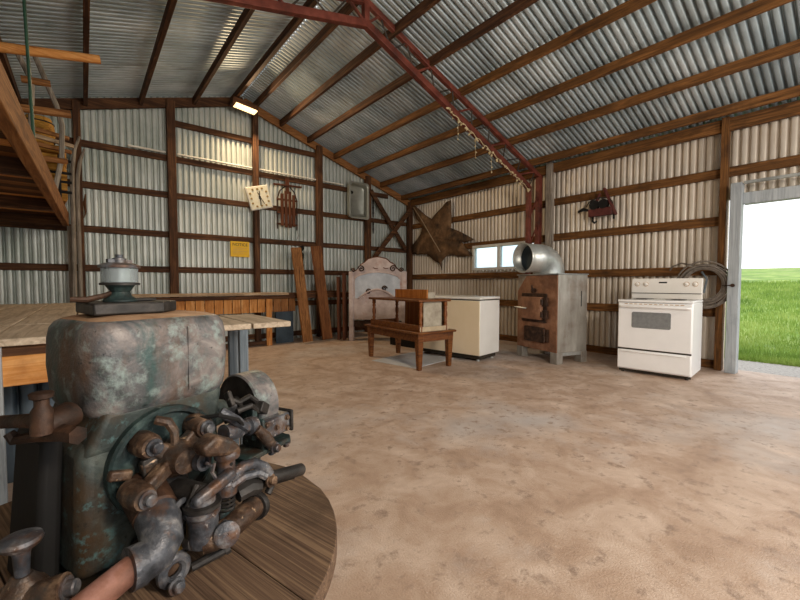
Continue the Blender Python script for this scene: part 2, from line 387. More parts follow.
for side, (A0, A1, B0, B1) in enumerate(((a0,a1,b0,b1), (c1,a1,d1,b1))):
    for k in range(n):
        p = A0.lerp(A1, k/n); q = B0.lerp(B1, (k+.5)/n); r = A0.lerp(A1, (k+1)/n)
        web(p, q)
        if k % 2: web(q, r)
        else: obj('strut', MB().beam(q, r, .03, .025), M['red_steel'], tr, world=True)
obj('king_post', MB().beam(a1, (2.64,TY,4.40), .07, .07), M['red_steel'], tr, world=True)

# dried garland along the bottom chord
ga = MB(); rg = random.Random(5); pts = []
for k in range(44):
    t = .02+.6*k/43; p = a0.lerp(a1, t)+V((0, -.06, -.075-.03*math.sin(k*.9)**2)); pts.append(p)
ga.tube(pts, .006, 5)
gar = solo('garland', ga, M['moss'], 'straggly garland of pale dried flower heads strung along the truss underside', 'garland')
h = MB()
for k, p in enumerate(pts):
    if rg.random() < .75:
        for q in range(2):
            c = p+V((rg.uniform(-.02,.02), rg.uniform(-.03,.02), rg.uniform(-.05,.0))); r = rg.uniform(.011,.022)
            h.lathe([(0,-r),(r*.8,-r*.5),(r,0),(r*.8,r*.5),(0,r)], c, (rg.random(),rg.random(),1), 7)
for k in (8, 22, 30, 38):
    p = pts[k]; h.tube([p, p+V((0,0,-.3))], .003, 4)
    for q in range(4):
        c = p+V((rg.uniform(-.015,.015),0,-.08*q-.06)); r=.015; h.lathe([(0,-r),(r,0),(0,r)], c, (0,0,1), 6)
obj('flower_heads', h, M['moss'], gar, kind='stuff')

# ------------------------------------------------------------------ on the back wall
YW = D-.06
t = thing('floodlight', 'lit rectangular floodlight under the ridge at the back gable', 'light', (2.30, D-.3, 4.2))
mb = MB(); mb.beam((2.08,D-.38,4.30),(2.52,D-.38,4.245),.2,.13)
obj('housing', mb, M['brown_x'], t, world=True, bevel=.01)
mb = MB(); mb.beam((2.12,D-.44,4.232),(2.48,D-.44,4.186),.17,.02); obj('lamp_glass', mb, M['lamp'], t, world=True)
obj('bracket', MB().beam((2.3,D-.25,4.30),(2.3,D-.15,4.30),.04,.04), M['black'], t, world=True)

t = thing('wall_clock', 'square cream clock hanging tilted across a post on the back wall', 'clock', (2.61, D-.15, 2.74))
R = Matrix.Rotation(math.radians(-16), 4, 'Y'); s = .215
def rot(mb, org=(0,0,0)):
    bmesh.ops.transform(mb.bm, matrix=R, verts=mb.bm.verts); return mb
obj('frame', rot(MB().box(-s,s,-.045,0,-s,s)), M['conduit'], t, bevel=.01)
obj('clock_face', rot(MB().box(-s+.02,s-.02,-.05,-.0455,-s+.02,s-.02)), M['clock_face'], t)
for k in range(12):
    a = k*PI/6; q = 1/max(abs(math.sin(a)), abs(math.cos(a))); r = .155*min(q, 1.25)
    obj('hour_mark', rot(MB().box(r*math.sin(a)-.017, r*math.sin(a)+.017, -.056, -.0505, r*math.cos(a)-.017, r*math.cos(a)+.017)), M['brass'], t)
obj('clock_hand', rot(MB().beam((-.015,-.058,-.03),(.03,-.058,.12),.006,.016)), M['ink'], t)
obj('clock_hand', rot(MB().beam((.02,-.062,.02),(-.02,-.062,-.15),.006,.016)), M['ink'], t)
obj('clock_hand', rot(MB().beam((-.02,-.065,.1),(.06,-.065,-.13),.006,.012)), M['ink'], t)

# hanging sled
t = thing('sled', 'old brown wooden sled hung upright on the back wall beside the tilted clock', 'sled', (3.18, YW, 2.2))
sx = 3.19
for k in range(4):
    x = sx-.12+k*.08; obj('slat', MB().box(x-.03,x+.03,YW-.1,YW-.075,2.22+.03*abs(k-1.5),2.98-.06*abs(k-1.5)), M['red_z'], t, world=True, bevel=.004)
for sg in (-1, 1):
    pts = [(sx+sg*.2,YW-.05,2.2),(sx+sg*.205,YW-.05,2.5),(sx+sg*.2,YW-.05,2.8),(sx+sg*.15,YW-.06,2.95),(sx+sg*.05,YW-.07,3.04)]
    obj('runner', MB().tube(pts,.013,6), M['rust_dk'], t, world=True)
for z, w in ((2.3,.21),(2.52,.21),(2.78,.21)): obj('crosspiece', MB().box(sx-w,sx+w,YW-.075,YW-.045,z-.018,z+.018), M['red_x'], t, world=True, bevel=.003)
obj('steering_bar', MB().beam((2.9,YW-.09,3.05),(3.48,YW-.09,3.07),.03,.035), M['red_x'], t, world=True, bevel=.003)
obj('center_board', MB().beam((sx-.01,YW-.085,2.9),(sx-.01,YW-.085,3.2),.07,.02,(0,1,0)), M['red_z'], t, world=True)
obj('cord', MB().tube([(sx+.2,YW-.05,2.2),(sx+.23,YW-.05,2.1),(sx+.2,YW-.05,2.02)],.006,5), M['rope'], t, world=True)

# stainless sink hung on the post
t = thing('sink_basin', 'stainless steel sink basin hung upright on a back wall post', 'sink', (4.79, D-.2, 2.55))
def rrect(w, h, r, n=5):
    o = []
    for cx, cz, a0 in ((w-r,h-r,0),(-w+r,h-r,90),(-w+r,-h+r,180),(w-r,-h+r,270)):
        for k in range(n+1):
            a = math.radians(a0+90*k/n); o.append((cx+r*math.cos(a), cz+r*math.sin(a)))
    return o
def shells(loops):
    m = MB(); R_ = [[m.v(p) for p in lp] for lp in loops]
    for A_, B_ in zip(R_, R_[1:]):
        k = len(A_)
        for i in range(k): m.f([A_[i], A_[(i+1)%k], B_[(i+1)%k], B_[i]])
    m.f(R_[-1]); return m
cx, cz, yy = 4.79, 2.96, D-.28
lp = lambda w, h, r, y: [(cx+a, y, cz+b) for a, b in rrect(w, h, r)]
m_ = shells([lp(.215,.355,.06,yy+.17), lp(.225,.365,.06,yy+.02), lp(.26,.40,.07,yy+.012), lp(.262,.402,.07,yy), lp(.235,.375,.065,yy-.004), lp(.215,.355,.06,yy+.01), lp(.195,.335,.07,yy+.13), lp(.17,.31,.07,yy+.145)])
obj('basin', m_, M['stainless'], t, world=True)
obj('drain_hole', MB().cyl((cx-.11,yy+.147,cz+.19),(cx-.11,yy+.14,cz+.19),.035), M['black'], t, world=True)

# yellow sign
t = thing('sign', 'yellow notice sign fixed under a girt on the back wall', 'sign', (2.28, YW, 1.63))
obj('plate', MB().box(2.11,2.45,YW-.012,YW,1.62,1.905), M['yellow'], t, world=True)
def text(s, size, loc, parent, m, name, rx=PI/2, rz=0, ext=.001):
    cu = bpy.data.curves.new('t', 'FONT'); cu.body = s; cu.size = size; cu.align_x = 'CENTER'; cu.align_y = 'CENTER'; cu.extrude = ext
    to = bpy.data.objects.new('t', cu); COL.objects.link(to)
    dg = bpy.context.evaluated_depsgraph_get(); me = bpy.data.meshes.new_from_object(to.evaluated_get(dg))
    bpy.data.objects.remove(to); me.name = name; me.materials.clear(); me.materials.append(m)
    o = bpy.data.objects.new(name, me); COL.objects.link(o); o.parent = parent
    loc = FR[parent].inverted() @ V(loc); o.location = loc; o.rotation_euler = (rx, 0, rz); return o
text('NOTICE', .075, (2.28, YW-.0135, 1.845), t, M['ink'], 'lettering')
mb = MB()
for k in range(4): mb.box(2.16, 2.40-.05*(k % 2), YW-.0135, YW-.0125, 1.78-k*.03, 1.785-k*.03)
obj('text_line', mb, M['gold'], t, world=True)

for (p, q), lab in ((((.6,3.34),(1.11,3.325)), 'short white conduit tube lying on the upper girt left of the first post'), (((1.28,3.335),(2.52,3.29)), 'long white conduit tube lying on the upper girt above the yellow sign'), (((2.64,3.29),(4.5,3.285)), 'white conduit tube lying on the upper girt above the sled')):
    solo('conduit_tube', MB().tube([(p[0],D-.075,3.298),(q[0],D-.075,3.298)],.017,8), M['conduit'], lab, 'tube', 'white tubes on the upper girt')

t = thing('hanging_chain', 'short dark chain hanging on the back wall right of the sink', 'chain', (5.3, YW, 3.1))
mb = MB()
for k in range(13):
    z = 3.08-k*.062
    if k in (7, 8): continue
    mb.tube([(5.3+.018*math.cos(a)*(1 if k%2 else .25), YW-.02+.018*math.cos(a)*(.25 if k%2 else 1), z+.038*math.sin(a)) for a in [i*PI/4 for i in range(8)]], .008, 5, True)
obj('links', mb, M['black'], t, world=True)
obj('cord', MB().tube([(5.3,YW-.02,3.12),(5.3,YW-.02,2.28)],.004,5), M['dark_steel'], t, world=True)

# wall bench along the back
t = thing('wall_bench', 'long narrow plank bench with orange board apron along the back wall', 'workbench', (2.3, 7.2, 0))
obj('top_plank', MB().box(.35,2.98,6.98,D-.15,.915,.955), M['bench_x'], t, world=True, bevel=.005)
obj('top_plank', MB().box(2.99,4.3,7.0,D-.15,.905,.945), M['brown_x'], t, world=True, bevel=.005)
obj('front_rail', MB().box(.35,4.3,7.02,7.06,.845,.905), M['brown_x'], t, world=True, bevel=.004)
x = .4; k = 0
while x < 3.1:
    w = .145; obj('apron_board', MB().box(x, x+w-.01, 7.075, 7.095, .60, .90), M['orange_z' if x < 2.45 else 'tan_z'], t, world=True, bevel=.003); x += w
for x in (2.6, .45, 4.2): obj('leg', MB().box(x-.05,x+.05,6.975,7.015,0,.845), M['orange_z' if x < 4 else 'brown_z'], t, world=True, bevel=.004)
for x in (2.2,): obj('leg', MB().box(x-.05,x+.05,7.4,7.45,0,.9), M['grey_z'], t, world=True, bevel=.004)
obj('bottom_rail', MB().box(.45,2.6,7.0,7.06,.02,.09), M['brown_x'], t, world=True, bevel=.004)
solo('dark_board', MB().box(2.78,3.12,7.12,7.15,0,.62), M['blue_dk'], 'dark blue board standing under the wall bench right of its orange leg', 'board')
solo('stick', MB().tube([(3.3,7.2,.965),(4.1,7.14,.965)],.02,7), M['brown_x'], 'brown stick lying on the dark end of the wall bench', 'stick')
t = thing('hanging_strap', 'black jagged strap hanging on the wall between the two leaning planks', 'strap', (3.5, YW, 1.0))
mb = MB(); pts=[]
for k in range(15): pts.append((3.50+.02*math.sin(k*1.9), YW-.03, 1.90-k*.06))
mb.tube(pts, [.02+.022*(k%3==0)+.012*(k%2) for k in range(15)], 7); obj('strap', mb, M['black'], t, world=True)

# leaning planks
solo('plank', MB().beam((3.235,6.74,.035),(3.13,6.985,1.80),.19,.05,(0,-1,0)), M['tan_z'], 'narrower spotted plank leaning left against the wall bench', 'plank', base=(3.235,6.74,0), bevel=.004)
solo('plank', MB().beam((3.70,6.84,.035),(3.56,7.02,1.86),.21,.05,(0,-1,0)), M['tan2_z'], 'wider upright brown plank leaning between spotted plank and headboard', 'plank', base=(3.70,6.84,0), bevel=.004)

# ------------------------------------------------------------------ bed headboard
hx, hy = V((4.09,6.54)), V((4.77,5.80)); dv = (hy-hx); wid = dv.length; ang = math.atan2(dv.y, dv.x)
t = thing('headboard', 'carved headboard of worn pinkish wood with pale blue panel behind the small desk', 'headboard', (hx.x,hx.y,0), ang)
# local x along width, local -y... front faces the camera (negative y)
def arc_top(x, w, z0, z1, p=2.0):
    u = abs(2*x/w-1); return z0+(z1-z0)*max(0, 1-u**p)
N_ = 24
poly = [(0,.42)]+[(wid,.42)]
tops = []
for i in range(N_+1):
    x = wid*(1-i/N_); u = abs(2*x/wid-1)
    z = 1.36+.27*max(0,math.cos(u*PI*.5/.86))**.85+(.012*math.sin(u*22) if u > .3 else 0) if u < .86 else 1.36
    tops.append((x, z))
obj('panel_board', MB().prism(poly+tops, (0,.02,0), (1,0,0), (0,0,1), .035), M['pink_wood'], t, bevel=.004)
obj('top_molding', MB().tube([(x,.002,z+.004) for x,z in tops],.016,7), M['red_x'], t, label='brown molding along the arched top')
inn = [(.06,.86)]
for i in range(N_+1):
    x = .06+(wid-.12)*i/N_; u = 2*i/N_-1; inn.append((x, .84+.17*max(0,1-(u*1.25)**2)) )
inn.append((wid-.06, .86))
for i in range(N_+1):
    x = wid-.06-(wid-.12)*i/N_; u = 1-2*i/N_; inn.append((x, 1.245+.10*(1-u**2) + (-.03 if abs(u) > .93 else 0)))
obj('inset_panel', MB().prism(inn, (0,-.018,0), (1,0,0), (0,0,1), .006), M['blue_panel'], t)
mb = MB(); L_ = len(inn)
mb.tube([(x,-.026,z) for x,z in inn[N_+3:]], .013, 7)
obj('molding', mb, M['pink_wood'], t, label='raised molding over the blue panel')
mb = MB().tube([(x,-.028,z) for x,z in inn[1:N_+2]][2:-2], .02, 7); obj('carved_swag', mb, M['pink_wood'], t)
def scroll(cx, cz, r, sg):
    return [(cx+sg*r*(1-k/22)*math.cos(k*.5), -.03, cz+r*(1-k/22)*math.sin(k*.5)) for k in range(20)]
for cx, cz, sg in ((.19,1.41,-1),(wid-.19,1.41,1),(.03,1.385,-1),(wid-.03,1.385,1)):
    obj('scroll', MB().tube(scroll(cx,cz,.07 if .1<cx<wid-.1 else .045,sg),.012,6), M['rust_dk'], t)
for cx, cz in ((.33,.97),(wid-.36,1.03)):
    obj('scroll', MB().tube(scroll(cx,cz,.055,1),.014,6), M['rust_dk'], t)
for cx in (.42,.62): obj('carving', MB().tube([(cx,-.022,1.43),(cx+.05,-.026,1.415),(cx+.1,-.022,1.42)],.008,6), M['red_x'], t)
for x in (-.02, wid+.02): obj('post', MB().box(x-.045,x+.045,-.03,.06,0,1.36), M['pink_wood'], t, bevel=.008)
obj('lower_rail', MB().box(.03,wid-.03,-.01,.03,.42,.62), M['pink_wood'], t, bevel=.006)
obj('dark_rail', MB().box(.03,wid-.03,.0,.04,.28,.40), M['rust_dk'], t, bevel=.004)
for i, (x, y, lean, h) in enumerate(((3.98,6.66,.0,1.33),(3.905,6.735,-.01,1.26))):
    solo('bed_rail', MB().beam((x,y,0.02),(x+lean,y,h),.13,.045,(.68,-.73,0)), M['red_z'], ('taller reddish bed rail standing against the left post of the headboard','shorter reddish bed rail standing farthest left beside the headboard')[i], 'bed rail', base=(x,y,0), bevel=.005)

# ------------------------------------------------------------------ small desk with hutch
FRc, FL, BR = V((3.30,3.70,0)), V((3.39,4.98,0)), V((4.01,3.82,0))
ux = (FL-FRc).normalized(); ang = math.atan2(ux.y, ux.x)
t = thing('desk', 'low brown wooden desk with spindled gallery shelf in front of the cream freezer', 'desk', FRc, ang)
# local x: front right -> front left (1.26), local -y: towards the wall (0.69)
L, Dp, H = 1.28, .58, .5
obj('desk_top', MB().box(-.04,L+.04,-Dp-.04,.04,H-.03,H), M['desk_x'], t, bevel=.01)
obj('apron', MB().box(.02,L-.02,-.02,0,H-.13,H-.03), M['desk_x'], t); obj('apron', MB().box(.02,L-.02,-Dp,-Dp+.02,H-.13,H-.03), M['desk_x'], t)
obj('apron', MB().box(0,.02,-Dp,0,H-.13,H-.03), M['desk_x'], t); obj('apron', MB().box(L-.02,L,-Dp,0,H-.13,H-.03), M['desk_x'], t)
for x in (.035, L-.035):
    for y in (-.035, -Dp+.035):
        obj('leg', MB().beam((x,y,0),(x,y,H-.03),.055,.055,(0,1,0),.09,.09), M['desk_x'], t, bevel=.006)
x0, x1, y0, y1 = .02, L-.05, -.52, -.02
obj('lip_board', MB().box(x0,x1,y1-.02,y1,H,H+.085), M['desk_x'], t, bevel=.004)
obj('side_board', MB().box(x0,x0+.015,y0,y1-.02,H,H+.06), M['pane2'], t); obj('side_board', MB().box(x1-.015,x1,y0,y1-.02,H,H+.07), M['desk_x'], t)
obj('shelf_top', MB().box(x0-.025,x1+.03,y0-.03,y1+.02,.885,.915), M['desk_x'], t, bevel=.006)
prof = [(.028,0),(.028,.06),(.02,.07),(.027,.09),(.018,.11),(.028,.15),(.028,.18),(.018,.21),(.027,.23),(.02,.25),(.028,.26),(.028,.30)]
for x in (x0+.025, x1-.03):
    for y in (y1-.045, y0+.03): obj('spindle', MB().lathe([(r,H+.001+h*1.27) for r,h in prof],(x,y,0),n=12), M['desk_z'], t)
obj('back_panel', MB().box(.55,1.0,y0,y0+.015,H+.001,.884), M['desk_o'], t, label='orange oak panel at the back of the gallery')
obj('pale_pane', MB().box(x0+.06,.545,y0+.003,y0+.012,H+.001,.884), M['pane'], t)
obj('side_pane', MB().box(x0+.045,x0+.053,y0+.08,y1-.11,H+.03,.884), M['pane'], t)
obj('gallery_board', MB().box(.30,L-.2,-.40,-.37,.913,1.04), M['desk_o'], t, bevel=.006)
obj('gallery_end', MB().box(.30,.33,-.52,-.40,.913,1.0), M['pane'], t, bevel=.004)
solo('floor_patch', MB().beam((3.3,4.25,.004),(4.22,4.4,.004),.8,.006), M['patch_grey'], 'thin pale grey flat patch on the floor beneath the low desk', 'sheet')  # thin flat patch in pale grey on the floor under the desk
t = thing('wire_rack', 'black slatted rack lying on the floor behind the low desk', 'rack', (4.5,5.42,0), .1)
for k in range(6): obj('slat', MB().box(-.1,.1,-.3+k*.1,-.26+k*.1,.14,.17), M['black'], t)
for x in (-.09,.09): obj('side_rail', MB().box(x-.015,x+.015,-.32,.28,0,.14), M['black'], t)

# ------------------------------------------------------------------ chest freezer
t = thing('chest_freezer', 'cream fronted chest freezer with white side behind the low desk', 'freezer', (4.33,3.56,0), math.radians(8))
w, l, h = .56, 1.2, .93
obj('body', MB().box(0.012,w,0,l,.09,h-.05), M['freezer_white'], t, bevel=.012)
obj('front_panel', MB().box(0,.011,.008,l-.008,.095,h-.055), M['cream_panel'], t, bevel=.004, label='cream painted front panel')
obj('seal', MB().box(.015,w-.01,.01,l-.01,h-.0495,h-.035), M['ink'], t)
obj('lid', MB().box(-.008,w+.004,-.008,l+.008,h-.0345,h), M['freezer_white'], t, bevel=.01)
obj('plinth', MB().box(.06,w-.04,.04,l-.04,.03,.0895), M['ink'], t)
for x in (.09,w-.09):
    for y in (.08,l-.08): obj('foot', MB().cyl((x,y,0),(x,y,.03),.025,12), M['galv'], t)
obj('latch', MB().cyl((-.008,.80,.62),(0,.80,.62),.013,12), M['ink'], t)

# ------------------------------------------------------------------ wood furnace with flue elbow
fA, fB = V((5.05,2.80,0)), V((5.27,3.59,0)); d = fB-fA; ang = math.atan2(d.y, d.x)-PI/2
t = thing('furnace', 'tall galvanised wood furnace with rusty front doors and a big flue elbow on top', 'furnace', fA, ang)
w, dp, h = d.length, .56, 1.25     # local y along the front, local x into the room's wall
obj('casing', MB().box(0.012,dp,0,w,.16,h), M['galv_b'], t, bevel=.008)
ch = .16
obj('front_plate', MB().prism([(0.01,.16),(w-.01,.16),(w-.01,h-.24),(w-.2,h-.01),(.01,h-.01)], (0.011,0,0), (0,1,0), (0,0,1), -.012), M['rust'], t, label='rust brown front plate')
obj('top_plate', MB().box(-.01,dp+.01,-.01,w+.01,h,h+.012), M['galv'], t, bevel=.003)
for x in (.05, dp-.05):
    for y in (.06, w-.06):
        obj('leg', MB().box(x-.05,x+.06,y-.06,y+.06,0,.16), M['galv_b'], t, bevel=.004)
obj('base_skirt', MB().box(.03,dp-.02,.01,.03,.11,.159).box(.03,dp-.02,w-.03,w-.01,.11,.159), M['galv'], t)
fd = obj('fire_door', MB().box(-.075,-.005,.25,.66,.60,.93), M['rust'], t, bevel=.012)
obj('handle', MB().tube([(-.09,.52,.76),(-.12,.60,.765),(-.12,.74,.77)],.011,8), M['galv'], fd)
obj('hinge', MB().cyl((-.06,.235,.64),(-.06,.235,.72),.02,10).cyl((-.06,.235,.82),(-.06,.235,.9),.02,10).box(-.05,-.005,.16,.235,.62,.74).box(-.05,-.005,.16,.235,.80,.92), M['rust_dk'], fd)
obj('door_frame', MB().box(-.02,-.0025,.19,.70,.56,.98), M['rust_dk'], t, bevel=.006)
ad = obj('ash_door', MB().box(-.04,-.003,.22,.62,.27,.49), M['rust_dk'], t, bevel=.012)
obj('hinge', MB().cyl((-.04,.205,.3),(-.04,.205,.37),.018,10).cyl((-.04,.205,.40),(-.04,.205,.47),.018,10).box(-.03,-.003,.15,.205,.29,.47), M['rust_dk'], ad)
obj('draft_cap', MB().cyl((-.004,.44,1.02),(-.05,.44,1.02),.035,14).tube([(-.05,.44,1.02),(-.06,.44,1.10)],.012,8), M['rust_dk'], t)
obj('vent_slot', MB().box(dp*.78,dp*.80,-.003,.001,.8,1.02), M['black'], t)
# elbow: vertical collar, bend, horizontal pipe with open end towards the camera
r = .205; px, py = .22, .38
pts = [(px,py,h+.012),(px,py,h+.03)]
hd = V((-1,.0,0)).normalized()
for k in range(1,6):
    a = k/5*PI/2; pts.append((px+hd.x*.2*(1-math.cos(a)), py+hd.y*.2*(1-math.cos(a)), h+.03+.21*math.sin(a)))
e = V(pts[-1]); pts.append(tuple(e+hd*.31))
out = MB(); 
def openpipe(pts, r, n=32):
    m = MB(); m.tube(pts, r, n)
    bm = m.bm; bm.faces.ensure_lookup_table()
    caps = [f for f in bm.faces if len(f.verts) == n]
    bmesh.ops.delete(bm, geom=caps, context='FACES_ONLY')
    return m
el = obj('flue_elbow', openpipe(pts, r), M['galv'], t, sharp=15)
sm = el.modifiers.new('thick', 'SOLIDIFY'); sm.thickness = .006; sm.offset = -1
obj('pipe_bead', MB().tube([tuple(e+hd*.305+V((-hd.y*math.cos(a),hd.x*math.cos(a),math.sin(a)))*(r+.003)) for a in [i*2*PI/32 for i in range(32)]],.009,6,True), M['galv'], t)
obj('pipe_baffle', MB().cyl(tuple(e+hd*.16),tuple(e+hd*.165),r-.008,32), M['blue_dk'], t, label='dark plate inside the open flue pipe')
obj('prop_rod', MB().cyl((px-.12,py+.19,h+.012),(px-.12,py+.19,h+.16),.02,10), M['galv'], t)

# ------------------------------------------------------------------ electric range
sA, sB = V((5.36,1.345,0)), V((5.29,2.12,0)); d = sB-sA; ang = math.atan2(d.y, d.x)-PI/2
t = thing('kitchen_range', 'white electric kitchen range standing between the furnace and the open doorway', 'stove', sA, ang)
w, dp = .775, .62
obj('body', MB().box(.03,dp,0,w,.045,.89), M['white_enamel'], t, bevel=.006)
obj('cooktop', MB().box(-.005,dp,-.004,w+.004,.892,.922), M['white_enamel'], t, bevel=.01)
obj('glass_top', MB().box(.04,dp-.08,.03,w-.03,.922,.926), M['cooktop'], t)
for bx, by, r in ((.16,.2,.1),(.16,.57,.08),(.38,.2,.08),(.38,.57,.1)):
    obj('burner', MB().cyl((bx,by,.926),(bx,by,.9275),r,28), M['ink'], t)
bg = obj('backguard', MB().prism([(dp-.075,.925),(dp,.925),(dp,1.19),(dp-.045,1.19),(dp-.075,1.10)], (0,0,0), (1,0,0), (0,0,1), -w), M['bisque'], t, bevel=.008)
obj('guard_groove', MB().box(dp-.082,dp-.074,.002,w-.002,.992,1.0), M['ink'], t)
for y in (.05+.02, .16, w-.17, w-.07):
    k = obj('knob', MB().lathe([(.026,0),(.024,.012),(.012,.016),(.010,.028),(0,.028)],(dp-.068,y,1.115),(-1,0,.33),16), M['bisque'], t)
    obj('knob_ring', MB().lathe([(.031,-.003),(.031,.003)],(dp-.067,y,1.115),(-1,0,.33),18), M['gold'], k)
obj('display', MB().box(dp-.066,dp-.055,w*.5-.02,w*.5+.07,1.123,1.145), M['black'], t)
obj('control_panel', MB().box(dp-.0685,dp-.06,w*.5-.09,w*.5+.12,1.085,1.118), M['gold'], t, label='tan keypad under the display')
od = obj('oven_door', MB().box(0,.029,.006,w-.006,.315,.885), M['white_enamel'], t, bevel=.008)
obj('oven_window', MB().prism([(a+w*.53,b+.675) for a,b in rrect(.205,.098,.02)], (-.003,0,0), (0,1,0), (0,0,1), .004), M['oven_glass'], od)
obj('handle', MB().tube([(-.002,.02,.835),(-.04,.05,.838),(-.05,w*.5,.84),(-.04,w-.05,.838),(-.002,w-.02,.835)],.013,10), M['white_enamel'], od)
mb = MB()
for k in range(12): mb.box(-.003,.001,.08+k*.053,.115+k*.053,.868,.875)
obj('vent_slot', mb, M['gold'], od)
obj('door_gap', MB().box(.012,.03,.004,w-.004,.296,.314), M['ink'], t)
dw = obj('drawer', MB().box(0,.029,.006,w-.006,.06,.295), M['white_enamel'], t, bevel=.008)
obj('pull_lip', MB().box(-.014,.0,.05,w-.05,.268,.282), M['white_enamel'], dw, bevel=.005)
for x in (.07,dp-.06):
    for y in (.05,w-.05): obj('foot', MB().cyl((x,y,0),(x,y,.045),.018,10), M['ink'], t)
obj('kick_shadow_board', MB().box(.06,.07,.01,w-.01,.012,.045), M['ink'], t).name = 'kick_shade_strip'  # dark board standing in for the shade below the drawer

# ------------------------------------------------------------------ right wall hangings
t = thing('hose_coil', 'grey brown hose coiled in a ring on the wall behind the kitchen range', 'hose', (W-.07,1.55,1.14))
mb = MB(); rg = random.Random(11)
for k in range(10):
    R1 = .20+.0115*k+rg.uniform(-.008,.008); cy_, cz_ = 1.48+rg.uniform(-.012,.012), 1.10+rg.uniform(-.015,.015)
    xx = W-.172-.008*(k%4)
    mb.tube([(xx, cy_+R1*1.0*math.cos(a), cz_+R1*1.0*math.sin(a)) for a in [i*2*PI/40 for i in range(40)]], .011, 7, True)
obj('coil', mb, M['rope'], t, world=True)
obj('hose_end', MB().tube([(W-.172,1.60,1.37),(W-.14,1.74,1.40),(W-.10,1.85,1.36),(W-.075,1.89,1.31)],.011,7), M['rope'], t, world=True)
obj('nozzle', MB().tube([(W-.1,1.52,1.28),(W-.11,1.46,1.18),(W-.1,1.49,1.0)],.014,8), M['blue_leg'], t, world=True)

t = thing('hay_trolley', 'red framed trolley with dark wheels hanging on the right wall above the furnace', 'trolley', (W-.12,2.85,2.2))
xx = W-.1
obj('side_bar', MB().beam((xx,2.80,2.62),(xx-.04,2.60,2.18),.05,.03), M['red_paint'], t, world=True, bevel=.004)
obj('side_bar', MB().beam((xx,2.86,2.55),(xx,3.02,2.2),.04,.03), M['red_paint'], t, world=True, bevel=.004)
obj('box_frame', MB().box(xx-.06,xx+.03,2.66,3.02,2.19,2.31), M['red_paint'], t, world=True, bevel=.01)
for y, z, r in ((2.93,2.37,.075),(2.79,2.37,.075)):
    obj('wheel', MB().lathe([(r*.6,-.03),(r,-.03),(r*.85,-.01),(r*.85,.01),(r,.03),(r*.6,.03),(0,.02)],(xx-.03,y,z),(-1,0,0),20), M['black'], t, world=True)
obj('cable_loop', MB().tube([(xx-.02,2.86+.2*math.cos(a),2.36+.12*math.sin(a)) for a in [i*PI/10 for i in range(11)]],.01,6), M['dark_steel'], t, world=True)
obj('lower_hook', MB().tube([(xx-.02,2.96,2.2),(xx-.02,2.96,2.12),(xx-.02,2.93,2.09),(xx-.02,2.90,2.12)],.016,7), M['black'], t, world=True)
obj('chain_end', MB().tube([(xx-.02,3.03,2.3),(xx-.02,3.12,2.33),(xx-.02,3.2,2.3)],[.018,.03,.018],7), M['black'], t, world=True)
obj('lower_hook', MB().tube([(xx-.02,2.64,2.19),(xx-.02,2.64,2.12)],.016,7), M['black'], t, world=True)

# animal hide
HP = [(7.42,3.12),(7.22,2.97),(6.95,2.77),(6.74,2.65),(6.56,2.77),(6.25,2.96),(6.09,2.98),(6.1,2.6),(6.11,2.37),(5.84,2.26),(5.42,2.05),(5.66,2.01),(5.79,2.03),(5.47,1.71),(5.79,1.72),(6.2,1.78),(6.39,1.62),(6.39,1.43),(6.46,1.59),(6.66,1.67),(6.89,1.82),(7.27,1.84),(7.44,1.9),(7.41,2.07),(7.11,2.34),(7.03,2.51),(7.27,2.72),(7.40,3.0)]
mb = MB(); c0 = V((6.62,2.2))
rings = []
for s_ in (1.0,.75,.5,.25):
    ring = []
    for k in range(len(HP)):
        a, b = V(HP[k]), V(HP[(k+1)%len(HP)])
        for q in (0,.5):
            p = c0+(a.lerp(b,q)-c0)*s_; ring.append(mb.v((W-.09-.07*(1-s_)-.02*math.sin(p.x*9)*math.sin(p.y*8), p.x, p.y)))
    rings.append(ring)
for A_, B_ in zip(rings, rings[1:]):
    k = len(A_)
    for i in range(k): mb.f([A_[i],A_[(i+1)%k],B_[(i+1)%k],B_[i]])
cv = mb.v((W-.165,c0.x,c0.y))
for i in range(len(rings[-1])): mb.f([rings[-1][i],rings[-1][(i+1)%len(rings[-1])],cv])
hd_ = obj('pelt', mb, M['hide'], None, sharp=180, loc=(W-.09,6.6,1.4)); hd_.name = 'animal_hide'
props(hd_, 'star-shaped brown animal hide stretched on the wall left of the window', 'hide')
sm = hd_.modifiers.new('thick','SOLIDIFY'); sm.thickness = .012
obj('spine_cord', MB().tube([(W-.13,7.33,3.0),(W-.17,6.95,2.6),(W-.195,6.62,2.2),(W-.17,6.36,1.85)],.012,6), M['hide_pale'], hd_).location = (-(W-.09),-6.6,-1.4)

# ------------------------------------------------------------------ big bench in front of the back wall, left
t = thing('work_table', 'long pale plank table with blue grey legs behind the engine', 'table', (0, 2.9, 0))
zt = .87; X0, X1, Y0, Y1 = -1.5, 1.08, 2.49, 3.30
x = X0; k = 0
while x < X1-.01:
    x2 = min(x+.29, X1); obj('top_board', MB().box(x+.006, x2-.006, Y0, Y1, zt-.035, zt), M['bench_y'], t, world=True, bevel=.005); x = x2
obj('edge_rail', MB().box(X0,.6,Y0+.04,Y0+.075,zt-.084,zt-.036), M['brown_x'], t, world=True)
obj('apron_board', MB().box(X0,.52,Y0+.03,Y0+.07,zt-.225,zt-.085), M['orange_x'], t, world=True, bevel=.005, label='bright orange pine apron board')
for x, y in ((.77,Y0+.03),(.76,Y0+.22),(-.325,Y0+.02),(.95,Y1-.1),(-1.3,Y1-.12)):
    obj('leg', MB().box(x-.026,x+.026,y-.02,y+.02,0,zt-.036), M['jamb' if x < 0 and y < 5 else 'blue_leg'], t, world=True, bevel=.004)
t = thing('plank_table', 'second pale plank table at the same height standing behind the long one', 'table', (-.6, 5, 0))
x = X0
